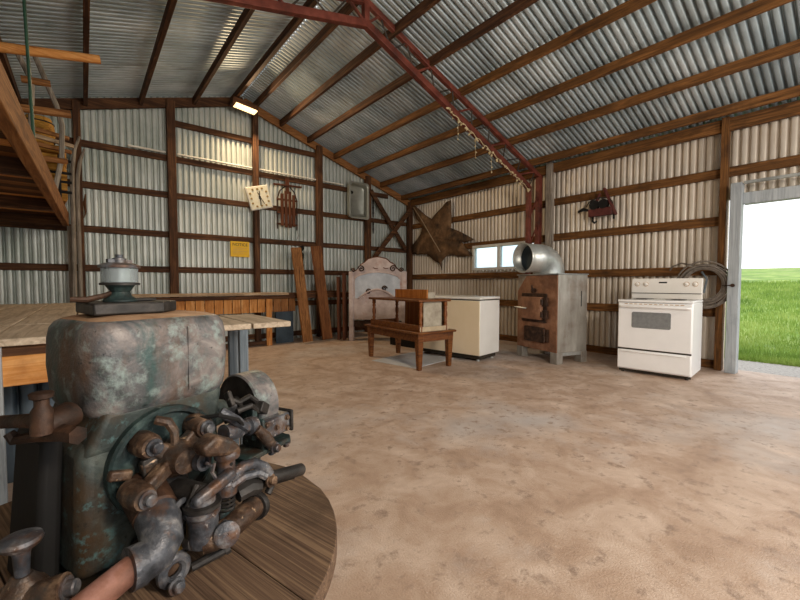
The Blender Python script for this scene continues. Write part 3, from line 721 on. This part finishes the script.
while x < .2:
    obj('top_board', MB().box(x+.006, x+.284, 3.33, 6.72, zt-.045, zt), M['bench_y'], t, world=True, bevel=.005); x += .29
for x in (-1.3,.15):
    for y in (3.5,6.5): obj('leg', MB().box(x-.045,x+.045,y-.045,y+.045,0,zt-.046), M['grey_z'], t, world=True)
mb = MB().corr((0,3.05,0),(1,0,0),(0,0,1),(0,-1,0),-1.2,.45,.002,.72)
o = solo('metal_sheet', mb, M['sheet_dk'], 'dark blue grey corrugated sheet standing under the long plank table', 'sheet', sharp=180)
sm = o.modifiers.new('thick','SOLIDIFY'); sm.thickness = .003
solo('timber', MB().beam((-.50,1.72,.045),(-.40,2.35,.045),.09,.09), M['tan_y'], 'tan square timber lying on the floor left of the engine', 'timber', bevel=.004)

# ------------------------------------------------------------------ loft at the left
lz = 1.95
t = thing('loft', 'open timber loft with a thick edge beam at the upper left', 'loft', (-.9, 5, lz))
eB = [(-.31,1.0),(-.145,7.46)]
obj('edge_beam', MB().beam((eB[0][0]-.035,eB[0][1],lz+.10),(eB[1][0]-.035,eB[1][1],lz+.10),.07,.2), M['tan_y'], t, world=True, bevel=.006)
y = 1.0; k = 0
while y < 7.4:
    xe = -.31+(y-1)/6.46*.165-.075
    obj('deck_plank', MB().box(XL+.06, xe, y, y+.178, lz+.13, lz+.155), M['tan_x' if k % 3 else 'orange_x'] if k % 2 else M['brown_x'], t, world=True, bevel=.004); y += .18; k += 1
for y in (2.4,4.2,6.0,7.35): obj('joist', MB().box(XL+.05,-.33+(y-1)*.025-.04,y-.025,y+.025,lz+.0,lz+.129), M['brown_x'], t, world=True)
obj('support_rod', MB().tube([(-.27,4.2,lz+.15),(-.31,4.2,roofz(-.33)-.03)],.011,8), M['green_paint'], t, world=True, label='dark green hanger rod')
obj('loft_post', MB().box(-.165,-.085,7.36,7.44,0,lz), M['grey_z'], t, world=True, bevel=.004)

dz = lz+.157; bz_ = lz+.203
def crate(x, y, z, w, d_, h_, rz, label):
    c = thing('crate', label, 'crate', (x,y,z), rz, 'wooden crates on the loft')
    obj('base', MB().box(-w/2,w/2,-d_/2,d_/2,0,.015), M['yellow_wood'], c)
    for i in range(3):
        z0 = .02+i*h_/3
        for sg in (-1,1):
            obj('slat', MB().box(-w/2,w/2,sg*(d_/2)-.008,sg*(d_/2)+.008,z0,z0+h_/3-.025), M['yellow_wood'], c)
            obj('end_slat', MB().box(sg*(w/2)-.008,sg*(w/2)+.008,-d_/2+.009,d_/2-.009,z0,z0+h_/3-.025), M['yellow_wood'], c)
    for sx_ in (-1,1):
        for sy in (-1,1): obj('corner_post', MB().box(sx_*(w/2-.025)-.016,sx_*(w/2-.025)+.016,sy*(d_/2-.025)-.016,sy*(d_/2-.025)+.016,.015,h_), M['tan_z'], c)
    return c
crate(-.35,6.6,bz_,.40,.36,.34,.1,'lowest yellow crate at the loft end beside the curved shafts')
crate(-.34,6.6,bz_+.342,.38,.34,.32,-.06,'middle yellow crate of the stack at the loft end')
cr3 = bz_+.342+.322
t = thing('wooden_keg', 'yellow wooden keg on top of the crate stack at the loft end', 'keg', (-.38,6.6,cr3))
obj('staves', MB().lathe([(0,0),(.12,0),(.145,.08),(.155,.17),(.145,.26),(.12,.34),(0,.34)],n=20), M['yellow_wood'], t)
for z in (.06,.28): obj('hoop', MB().tube([(.143*math.cos(a),.143*math.sin(a),z) for a in [i*2*PI/24 for i in range(24)]],.008,6,True), M['dark_steel'], t)
SG = 'weathered sticks piled on the loft'
for i, (p, q, lab) in enumerate((((-.95,6.2,2.98),(-.09,6.2,2.86),'topmost pale split stick across the loft pile'),((-1.0,6.14,2.90),(-.05,6.2,2.775),'middle pale split stick across the loft pile'),((-.95,6.2,2.80),(-.07,6.2,2.70),'lowest pale split stick just above the black loft rack'))):
    solo('stick', MB().beam(p,q,.06,.06,(0,0,1),.045,.04), M['bench_x' if i%2 else 'tan_x'], lab, 'stick', SG, bevel=.008)
t = thing('metal_rack', 'black rod rack standing at the loft end below the split sticks', 'rack', (-.4,6.2,dz))
for z in (.11,.23,.335,.48): obj('rod', MB().tube([(-1.0,6.2,dz+z),(-.08,6.2,dz+z)],.017,7), M['black'], t, world=True)
for x in (-.95,-.5,-.19): obj('upright', MB().tube([(x,6.225,dz if x < -.3 else bz_),(x,6.225,dz+.55)],.015,7), M['black'], t, world=True)
t = thing('wooden_ladder', 'old ladder with bent rails and thick log rungs on the loft beside the green rod', 'ladder', (-.3,5.7,dz))
rl = [[(-.43,5.7,dz),(-.40,5.7,2.6),(-.38,5.7,2.95),(-.37,5.7,3.25),(-.50,5.7,3.58)],[(-.215,5.7,bz_+.002),(-.15,5.7,2.5),(-.14,5.7,2.85),(-.18,5.7,3.05),(-.36,5.7,3.59)]]
for pts in rl: obj('rail', MB().tube(pts,.024,8), M['grey_z'], t, world=True)
for p, q, rr in (((-.45,5.68,3.24),(-.22,5.68,3.26),.036),((-.47,5.68,2.94),(-.06,5.68,2.98),.042),((-.46,5.68,2.45),(-.10,5.68,2.46),.03)):
    obj('rung', MB().tube([p,q],rr,9), M['tan_x'], t, world=True)
t0 = solo('pole', MB().tube([(-1.1,5.0,3.11),(-.5,5.0,3.225),(.185,5.0,3.36)],[.045,.044,.04],10), M['orange_x'], 'stout orange wooden pole jutting out from the loft under the roof', 'pole')
solo('pole', MB().tube([(-.62,5.02,dz+.003),(-.56,5.0,3.157)],[.03,.024],8), M['grey_z'], 'thin grey pole standing on the loft under the orange pole', 'pole')
CS = 'curved shafts beside the loft'
solo('curved_shaft', MB().tube([(.01,7.1,3.17),(-.05,7.1,2.98),(-.08,7.1,2.7),(-.09,7.1,2.4),(-.09,7.1,1.9),(-.10,7.1,.9),(-.10,7.1,.012)],[.014,.022,.025,.025,.026,.026,.026],8), M['grey_z'], 'left curved grey wooden shaft standing at the loft end', 'shaft', CS)
solo('curved_shaft', MB().tube([(.055,7.15,3.02),(.0,7.15,2.82),(-.03,7.15,2.6),(-.035,7.15,2.3),(-.035,7.15,1.9),(-.035,7.15,.9),(-.035,7.15,.012)],[.014,.022,.025,.025,.026,.026,.026],8), M['grey_z'], 'right curved grey wooden shaft standing at the loft end', 'shaft', CS)
solo('dried_branch', MB().tube([(.055,YW-.03,2.46),(.04,YW-.03,2.32),(.05,YW-.03,2.2),(.03,YW-.03,2.1)],[.008,.022,.016,.004],6), M['brown_z'], 'small dried branch hanging on the wall right of the curved shafts', 'branch')

# ------------------------------------------------------------------ spool table
SC = (.04,1.093)
t = thing('cable_spool', 'round wooden cable spool used as a table under the engine', 'spool table', (SC[0],SC[1],0), math.radians(-75))
R0 = .505; nb = 3
for k in range(nb):
    a, b = -R0+2*R0*k/nb+.0015, -R0+2*R0*(k+1)/nb-.0015
    poly = []
    for i in range(13): y = a+(b-a)*i/12; poly.append((math.sqrt(max(0,R0*R0-y*y)), y))
    for i in range(13): y = b+(a-b)*i/12; poly.append((-math.sqrt(max(0,R0*R0-y*y)), y))
    poly = [p for i,p in enumerate(poly) if i == 0 or (V(p)-V(poly[i-1])).length > 1e-4]
    if (V(poly[0])-V(poly[-1])).length < 1e-4: poly.pop()
    obj('top_board', MB().prism(poly, (0,0,.455), (1,0,0), (0,1,0), .045), M['spool'], t, bevel=.003)
obj('drum', MB().cyl((0,0,.05),(0,0,.454),.25,28), M['spool'], t)
obj('lower_flange', MB().cyl((0,0,0),(0,0,.05),R0,48), M['spool'], t)

# ------------------------------------------------------------------ engine
E = thing('engine', 'old green grey hopper-cooled stationary engine standing on the round spool table', 'engine', (.113,1.14,.501), math.radians(20))
def bolt(p, ax, r, parent, m='steel_w', name='bolt'):
    return obj(name, MB().lathe([(r*1.5,0),(r*1.5,r*.35),(r*1.0,r*.35),(r*1.0,r*1.3),(r*.8,r*1.5),(0,r*1.5)], p, ax, 12), M[m], parent)
obj('base_casting', MB().box(-.22,.15,-.135,.15,0,.03), M['body_iron'], E, bevel=.008)
mb = MB(); mb.hexa([(-.192,-.125,.03),(.13,-.125,.03),(.13,.14,.03),(-.192,.14,.03),(-.178,-.115,.30),(.12,-.115,.30),(.12,.13,.30),(-.178,.13,.30)])
obj('crankcase', mb, M['body_iron'], E, bevel=.025, seg=4)
mb = MB(); mb.hexa([(-.176,-.12,.27),(.115,-.12,.27),(.115,.13,.27),(-.176,.13,.27),(-.135,-.12,.36),(.13,-.12,.36),(.13,.125,.36),(-.135,.125,.36)])
obj('neck', mb, M['body_iron'], E, bevel=.015, seg=3)
def hl(ins, z, rad=.055):
    return [(-.005+a, -.0025+b, z) for a, b in rrect(.16-ins, .1325-ins, max(.012, rad-ins*.6), 7)]
hp = obj('water_hopper', shells([hl(.05,.332),hl(.03,.336),hl(.016,.346),hl(.008,.36),hl(.004,.385),hl(.0,.44),hl(.002,.50),hl(.006,.522),hl(.014,.535),hl(.024,.541)]), M['hop'], E, sharp=60)
obj('dusty_top', shells([hl(.024,.5412),hl(.04,.546),hl(.07,.5495),hl(.10,.551)]), M['dust'], hp, sharp=60, label='top of the hopper coated in brown dust')
obj('casting_seam', MB().box(  .03,.033,-.1358,-.134,.37,.52), M['hop'], hp)
ld = obj('hopper_lid', MB().prism([(-.115,-.07),(.02,-.085),(.075,-.04),(.08,.03),(.03,.09),(-.09,.09)], (-.012,.01,.551), (1,0,0), (0,1,0), .026), M['iron_dk'], E, bevel=.004)
oc = obj('oiler_base', MB().lathe([(.034,.578),(.034,.582),(.021,.594),(.019,.600),(.027,.612),(.030,.617)],(-.05,0,0),n=24), M['teal_iron'], E, label='green painted oiler base')
obj('oiler_glass', MB().lathe([(.036,.618),(.036,.656)],(-.05,0,0),n=28), M['glass_dusty'], oc)
obj('oiler_rim', MB().lathe([(.0395,.616),(.0395,.621),(.034,.623)],(-.05,0,0),n=28), M['iron_dk'], oc)
obj('oiler_sleeve', MB().lathe([(.024,.622),(.024,.654)],(-.05,0,0),n=20), M['stainless'], oc)
obj('oiler_cap', MB().lathe([(.041,.656),(.041,.662),(.028,.667),(.01,.668),(0,.668)],(-.05,0,0),n=28), M['steel_w'], oc)
obj('wing_nut', MB().lathe([(.014,.668),(.014,.678),(.008,.68),(.008,.687),(0,.687)],(-.05,0,0),n=10).box(-.075,-.06,-.006,.006,.668,.676).box(-.04,-.025,-.006,.006,.668,.675), M['steel_w'], oc)
obj('choke_lever', MB().tube([(-.145,.0,.586),(-.12,-.01,.584),(-.085,-.005,.592),(-.07,0,.598)],[.005,.007,.006,.005],8), M['rust_dk'], E)
obj('oil_drip_pan', MB().box(-.04,.02,-.02,.03,.578,.584), M['iron_dk'], E, bevel=.002)

# front timing gear side (front = local -y)
FY = -.13
fl_ = obj('gear_cover', MB().lathe([(.12,.0),(.12,.018),(.115,.023),(.108,.023),(.103,.010),(0,.010)],(-.022,-.118,.222),(0,-1,0),44), M['teal_iron'], E, label='round dark teal gear cover with raised rim')
for (bx,bz,by) in ((-.077,.279,-.138),(-.115,.200,-.185),(.040,.283,-.138)):
    obj('arm', MB().beam((-.022,-.163,.235),(bx,by-.02,bz),.034,.03,(0,-1,0),.028,.026), M['rust_or'], E, bevel=.006)
    y_ = obj('yoke', MB().lathe([(.024,-.02),(.027,.0),(.026,.03),(.021,.042),(0,.042)],(bx,by,bz),(0,-1,0),20), M['rust_or'], E, label='rusty orange yoke boss')
    bolt((bx+.003,by-.041,bz-.001),(0.12,-1,0),.012,y_)
obj('hub', MB().lathe([(.04,0),(.042,.03),(.03,.05),(.026,.065),(0,.065)],(-.02,-.14,.232),(0,-1,0),20), M['rust_or'], E)
obj('side_tab', MB().beam((-.145,-.148,.238),(-.105,-.15,.226),.018,.02), M['rust_or'], E, bevel=.004)
obj('side_tab', MB().beam((-.088,-.152,.228),(-.045,-.155,.236),.024,.03), M['rust_or'], E, bevel=.006)
obj('curved_rib', MB().tube([(-.055,-.15,.325),(-.036,-.165,.317),(-.027,-.172,.295),(-.027,-.172,.262)],[.010,.011,.010,.008],8), M['rust_or'], E)
gn = obj('castle_nut', MB().lathe([(.02,0),(.02,.016),(.013,.016),(.013,.004),(0,.004)],(.008,-.205,.222),(.15,-1,.1),12), M['steel_w'], E)
obj('pin', MB().tube([(.012,-.22,.222),(.028,-.225,.205)],.004,6), M['steel_w'], gn)
obj('cam_plate', MB().prism([(-.1,.06),(-.02,.075),(.0,-.02),(-.02,-.12),(-.07,-.13),(-.09,-.04)], (.01,-.148,.19), (1,0,0), (0,0,1), .016), M['iron_dk'], E, bevel=.004)
# valve tappet and rocker
rk = obj('rocker', MB().prism([(-.045,.012),(-.01,.03),(.03,.008),(.052,-.018),(.044,-.034),(.012,-.026),(-.035,-.01)], (.022,-.222,.262), (1,0,0), (0,0,1), .045), M['rust_or'], E, bevel=.009, seg=3, label='orange rusted rocker')
obj('rocker_boss', MB().lathe([(.027,0),(.029,.012),(.024,.026),(0,.027)],(.053,-.24,.222),(0,0,1),20), M['steel_w'], E)
obj('tappet_guide', MB().lathe([(.024,.14),(.024,.165),(.02,.17),(.0195,.222)],(.05,-.24,0),(0,0,1),20), M['steel_w'], E)
obj('oil_hole', MB().cyl((.05,-.2585,.212),(.05,-.2605,.212),.004,8), M['black'], E)
obj('spring_clip', MB().tube([(.015,-.25,.225),(.006,-.255,.21),(.012,-.258,.195),(.022,-.258,.19)],.004,6), M['steel_w'], E)
l1 = obj('valve_lever', MB().beam((-.045,-.268,.168),(.052,-.265,.196),.022,.022,(0,0,1),.026,.026), M['steel_w'], E, bevel=.008, seg=3)
obj('control_arm', MB().tube([(.05,-.25,.175),(.085,-.252,.19),(.115,-.255,.187),(.14,-.262,.168),(.150,-.268,.148)],[.014,.013,.013,.013,.012],10).tube([(.05,-.255,.16),(.085,-.258,.168),(.12,-.262,.163),(.138,-.268,.148)],[.011,.010,.010,.010],8), M['steel_w'], E)
bolt((.147,-.272,.135),(0.2,-1,.1),.011,E,'rust_or')
obj('cam_follower', MB().tube([(.07,-.25,.13),(.10,-.255,.135),(.125,-.258,.125)],[.02,.022,.017],9), M['iron_dk'], E)
obj('arm_hook', MB().tube([(.153,-.262,.13),(.158,-.262,.112),(.146,-.264,.1)],.009,8), M['iron_dk'], E)
obj('push_rod', MB().tube([(.055,-.2,.19),(.13,-.19,.135),(.17,-.185,.115)],.011,8), M['rust_or'], E)
ck = obj('crank_handle', MB().lathe([(.015,0),(.0165,.004),(.0165,.192),(.014,.196),(0,.196)],(.10,-.235,.134),(.97,0,-.2),18), M['iron_dk'], E, label='dark cylindrical crank handle')
obj('crank_rod', MB().tube([(.04,-.215,.15),(.11,-.235,.133)],.010,8), M['iron_dk'], E)
obj('handle_rail', MB().tube([(.11,-.225,.112),(.27,-.225,.078)],.005,6), M['iron_dk'], E)
# carburettor
cb = obj('mixer_body', MB().lathe([(.02,.062),(.028,.068),(.031,.082),(.031,.13),(.036,.134),(.036,.144),(.028,.148),(.026,.168),(.0,.17)],(-.018,-.255,0),(0,0,1),26), M['steel_w'], E)
obj('mixer_band', MB().lathe([(.0375,.148),(.0375,.156),(.026,.158)],(-.018,-.255,0),(0,0,1),26), M['iron_dk'], cb)
obj('mixer_ear', MB().tube([(.012,-.285,.105),(.02,-.296,.08),(.014,-.3,.06)],[.008,.012,.008],8), M['steel_w'], cb)
bolt((.012,-.284,.098),(.5,-.8,.1),.008,cb); bolt((.008,-.29,.068),(.4,-.9,.1),.007,cb)
op = obj('outlet_pipe', MB().tube([(-.018,-.258,.075),(.0,-.272,.076),(.03,-.278,.08),(.075,-.262,.078),(.122,-.245,.074)],[.028,.027,.026,.026,.026],18), M['rust_or'], E)
obj('end_cap', MB().lathe([(.022,-.035),(.026,-.012),(.026,0),(.024,.0015),(.003,.0015),(.002,.0),(0,.0)],(.004,-.306,.090),(-.42,-.85,.35),26), M['steel_w'], op)
obj('pipe_flange', MB().lathe([(.033,0),(.035,.004),(.035,.014),(.031,.016),(0,.016)],(.119,-.246,.074),(.93,.34,-.06),22), M['iron_dk'], op)
# exhaust elbow and pipe to the left
obj('exhaust_port', MB().lathe([(.044,0),(.043,.05),(.042,.085),(.036,.09)],(-.074,-.125,.178),(-.12,-.85,-.3),24), M['rust_dk'], E)
ex = obj('exhaust_elbow', MB().tube([(-.083,-.19,.155),(-.089,-.225,.138),(-.098,-.248,.118),(-.115,-.256,.102),(-.142,-.256,.097)],[.04,.04,.039,.037,.035],20), M['steel_w'], E)
obj('coupling', MB().tube([(-.136,-.256,.0975),(-.16,-.254,.099)],.038,20), M['steel_w'], ex)
obj('exhaust_pipe', MB().tube([(-.155,-.2545,.098),(-.26,-.275,.085),(-.42,-.30,.065)],.025,18), M['pipe_pink'], ex, label='pinkish rusty exhaust pipe')
# small fittings
ey = obj('eye_bolt', MB().tube([(-.070+.024*math.cos(a),-.236,.034+.024*math.sin(a)) for a in [i*2*PI/20 for i in range(20)]],.011,9,True), M['steel_w'], E)
obj('eye_stem', MB().cyl((-.07,-.236,.04),(-.09,-.13,.06),.016,12), M['rust_or'], ey)
bolt((-.08,-.262,.018),(0,-1,.1),.011,E)
obj('brass_fitting', MB().lathe([(.012,0),(.012,.015),(.017,.017),(.017,.03),(.011,.032),(.011,.045),(0,.045)],(-.052,-.215,.10),(0,0,1),6).cyl((-.052,-.215,.06),(-.052,-.215,.10),.014,8), M['brass'], E)
obj('fuel_cock', MB().lathe([(.018,0),(.018,.02),(.012,.022),(.012,.03),(0,.03)],(-.036,-.235,.078),(.1,-1,.1),14), M['iron_dk'], E)
obj('lever_rod', MB().tube([(-.035,-.24,.018),(.03,-.265,.03)],[.009,.011],9).tube([(.026,-.264,.029),(.036,-.268,.032)],.013,9), M['iron_dk'], E)
for p in ((-.045,-.21,.148),(.018,-.205,.14),(-.06,-.2,.06)): obj('ring_fitting', MB().tube([(p[0]+.017*math.cos(a),p[1]-.02,p[2]+.017*math.sin(a)) for a in [i*2*PI/14 for i in range(14)]],.0065,7,True).cyl((p[0],p[1]-.015,p[2]),(p[0],-.12,p[2]),.012,10), M['steel_w'], E)
obj('lower_bracket', MB().box(-.06,.06,-.21,-.125,.03,.11), M['iron_dk'], E, bevel=.015)
obj('manifold', MB().tube([(-.03,-.13,.15),(-.02,-.19,.16),(-.012,-.25,.16)],.028,12), M['iron_dk'], E)
for (x,y,z,r_,m_) in ((-.02,-.165,.10,.010,'steel_w'),(.03,-.21,.10,.009,'rust_or'),(.075,-.2,.16,.010,'steel_w')):
    bolt((x,y+.005,z),(0,-1,0),r_,E,m_,'stud')
obj('spark_lead', MB().tube([(.02,-.14,.30),(.06,-.2,.31),(.12,-.19,.28),(.18,-.16,.22),(.24,-.14,.2)],.005,7), M['black'], E)
obj('oil_line', MB().tube([(-.03,-.17,.10),(-.05,-.23,.12),(-.045,-.25,.16),(-.02,-.24,.19)],.006,8), M['iron_dk'], E)
obj('valve_spring', MB().tube([(.05+.017*math.cos(k*.8), -.24+.017*math.sin(k*.8), .10+k*.0012) for k in range(36)],.003,5), M['iron_dk'], E)
# right: flywheel, magneto
fw = obj('flywheel', MB().lathe([(.088,0),(.093,.004),(.093,.075),(.08,.075),(.02,.06)] ,(.235,-.03,.258),(1,0,0),44), M['hop'], E)
fx = MB(); fx.lathe([(.088,-.001),(.074,-.001),(.070,.03),(.03,.03),(.028,-.012),(0,-.012)],(.235,-.03,.258),(1,0,0),40)
obj('flywheel_rim', fx, M['iron_dk'], fw, label='dark hollow inner side of the flywheel')
obj('shaft', MB().cyl((.11,-.03,.258),(.235,-.03,.258),.018,16), M['steel_w'], E)
obj('bearing', MB().lathe([(.04,0),(.036,.05),(.03,.07),(0,.07)],(.12,-.03,.258),(1,0,0),20), M['body_iron'], E)
mg = obj('magneto', MB().beam((.228,-.12,.2),(.335,-.11,.203),.062,.056), M['steel_w'], E, bevel=.006)
obj('magneto_flange', MB().beam((.214,-.12,.2),(.227,-.12,.2),.09,.09), M['teal_iron'], mg, bevel=.006)
obj('end_plate', MB().beam((.335,-.11,.203),(.345,-.109,.203),.074,.066), M['iron_dk'], mg, bevel=.006)
for (x,z) in ((.24,.22),(.24,.183),(.28,.201),(.322,.218),(.322,.186)): bolt((x,-.151+.09*(x-.228),z),(0,-1,0),.006,mg,'rust_or')
sh = obj('magneto_shelf', MB().prism([(.0,.0),(.17,.02),(.185,.04),(.18,.1),(.0,.1)], (.15,-.18,.148), (1,0,0), (0,1,0), .014), M['teal_iron'], E, bevel=.003)
for x,y in ((.19,-.165),(.25,-.158),(.31,-.152)): bolt((x,y,.148),(0,0,-1),.009,sh)
obj('shelf_web', MB().hexa([(.11,-.12,.05),(.13,-.12,.05),(.13,-.1,.05),(.11,-.1,.05),(.11,-.15,.148),(.24,-.15,.148),(.24,-.1,.148),(.11,-.1,.148)]), M['teal_iron'], E)
obj('governor_link', MB().tube([(.10,-.15,.30),(.13,-.17,.27),(.16,-.175,.24)],[.012,.014,.01],9), M['steel_w'], E)
obj('governor_body', MB().lathe([(.022,0),(.022,.05),(.017,.052),(.017,.075),(.024,.078),(.024,.1),(0,.1)],(.10,-.16,.245),(.95,.1,-.1),18), M['steel_w'], E)
obj('governor_arm', MB().tube([(.19,-.17,.23),(.215,-.175,.2),(.235,-.178,.17)],[.014,.017,.014],10), M['rust_or'], E)
bolt((.237,-.185,.165),(0.2,-1,0),.011,E)
obj('timing_link', MB().tube([(.135,-.13,.32),(.16,-.14,.305),(.2,-.13,.31),(.225,-.13,.29)],.007,8).tube([(.15,-.145,.285),(.19,-.15,.29),(.22,-.14,.265)],.008,8), M['iron_dk'], E)
obj('trip_finger', MB().beam((.14,-.12,.335),(.14,-.14,.30),.012,.02), M['iron_dk'], E, bevel=.003)
obj('trip_block', MB().beam((.22,-.14,.28),(.25,-.13,.26),.03,.03), M['iron_dk'], E, bevel=.003)
obj('coil_bracket', MB().box(.195,.212,-.15,-.1,.19,.28), M['teal_iron'], E, bevel=.004)
# left: inlet pipe with cap, lower oiler
ip = obj('side_valve', MB().tube([(-.185,-.095,.365),(-.215,-.115,.362),(-.235,-.115,.36)],[.026,.024,.02],14), M['rust_dk'], E)
obj('valve_neck', MB().lathe([(.018,.35),(.016,.392),(.011,.4),(.011,.412),(.017,.415),(.018,.423),(.015,.425),(0,.425)],(-.234,-.124,0),n=20), M['rust_dk'], ip)
obj('side_pipe', MB().tube([(-.232,-.11,.37),(-.237,-.05,.36),(-.246,.06,.34),(-.275,.25,.30)],[.015,.013,.013,.013],14), M['rust_dk'], ip)
obj('valve_flange', MB().tube([(-.20,-.11,.334),(-.225,-.06,.328),(-.245,-.02,.32),(-.252,-.015,.335)],[.014,.011,.011,.009],8), M['rust_dk'], ip)
obj('valve_nut', MB().cyl((-.214,-.118,.345),(-.2,-.175,.345),.017,6), M['rust_dk'], ip)
obj('magnet_case', MB().hexa([(-.237,-.05,0),(-.193,-.05,0),(-.193,.11,0),(-.237,.11,0),(-.214,-.05,.315),(-.178,-.05,.315),(-.178,.10,.315),(-.214,.10,.315)]), M['black'], E, bevel=.012, label='tall black case on the left side')
kb = obj('grease_knob', MB().lathe([(.010,.125),(.012,.16),(.014,.168),(.026,.176),(.030,.184),(.028,.190),(.012,.194),(0,.194)],(-.275,-.15,0),n=24), M['steel_w'], E)
obj('knob_body', MB().lathe([(.034,0),(.034,.06),(.04,.065),(.04,.09),(.032,.105),(.022,.115),(.014,.125)],(-.275,-.15,0),n=20).cyl((-.27,-.17,.085),(-.235,-.205,.095),.026,16), M['rust_or'], kb)
bolt((-.236,-.204,.095),(.6,-.7,.1),.013,kb)

# ------------------------------------------------------------------ light
wd = bpy.data.worlds.new('overcast sky'); S.world = wd; wd.use_nodes = True
bg = wd.node_tree.nodes['Background']; bg.inputs[0].default_value = (.97,.985,1.0,1); bg.inputs[1].default_value = 1.9
def area(name, loc, target, size, power, col, size_y=None):
    l = bpy.data.lights.new(name, 'AREA'); l.energy = power; l.color = col; l.size = size
    if size_y: l.shape = 'RECTANGLE'; l.size_y = size_y
    o = bpy.data.objects.new(name, l); COL.objects.link(o); o.location = loc
    o.rotation_euler = (V(target)-V(loc)).to_track_quat('-Z', 'Y').to_euler(); return o
area('floodlight_beam', (2.3, D-.5, 4.12), (2.6, 4.5, 0), .3, 60, (1,.72,.42))
area('work_light', (1.2, -1.9, 2.6), (3.0, 5, 1.2), .7, 130, (1,.87,.72))
area('work_light', (4.6, -1.6, 2.7), (1.5, 6, 2.0), .7, 50, (1,.9,.8))

# ------------------------------------------------------------------ camera
cam = bpy.data.cameras.new('camera'); co = bpy.data.objects.new('camera', cam); COL.objects.link(co)
cam.sensor_width = 36; cam.lens = 36*390.45/800; cam.clip_start = .02
yaw, pit = math.radians(38.984), math.radians(2.376)
fw_ = V((math.sin(yaw)*math.cos(pit), math.cos(yaw)*math.cos(pit), -math.sin(pit)))
co.location = (0, 0, 1.12); co.rotation_euler = fw_.to_track_quat('-Z', 'Y').to_euler()
S.camera = co
S.view_settings.view_transform = 'Standard'; S.view_settings.look = 'None'
S.view_settings.exposure = 0; S.view_settings.gamma = 1; S.view_settings.use_curve_mapping = False
S.cycles.max_bounces = 8; S.cycles.diffuse_bounces = 5
S.cycles.use_denoising = True
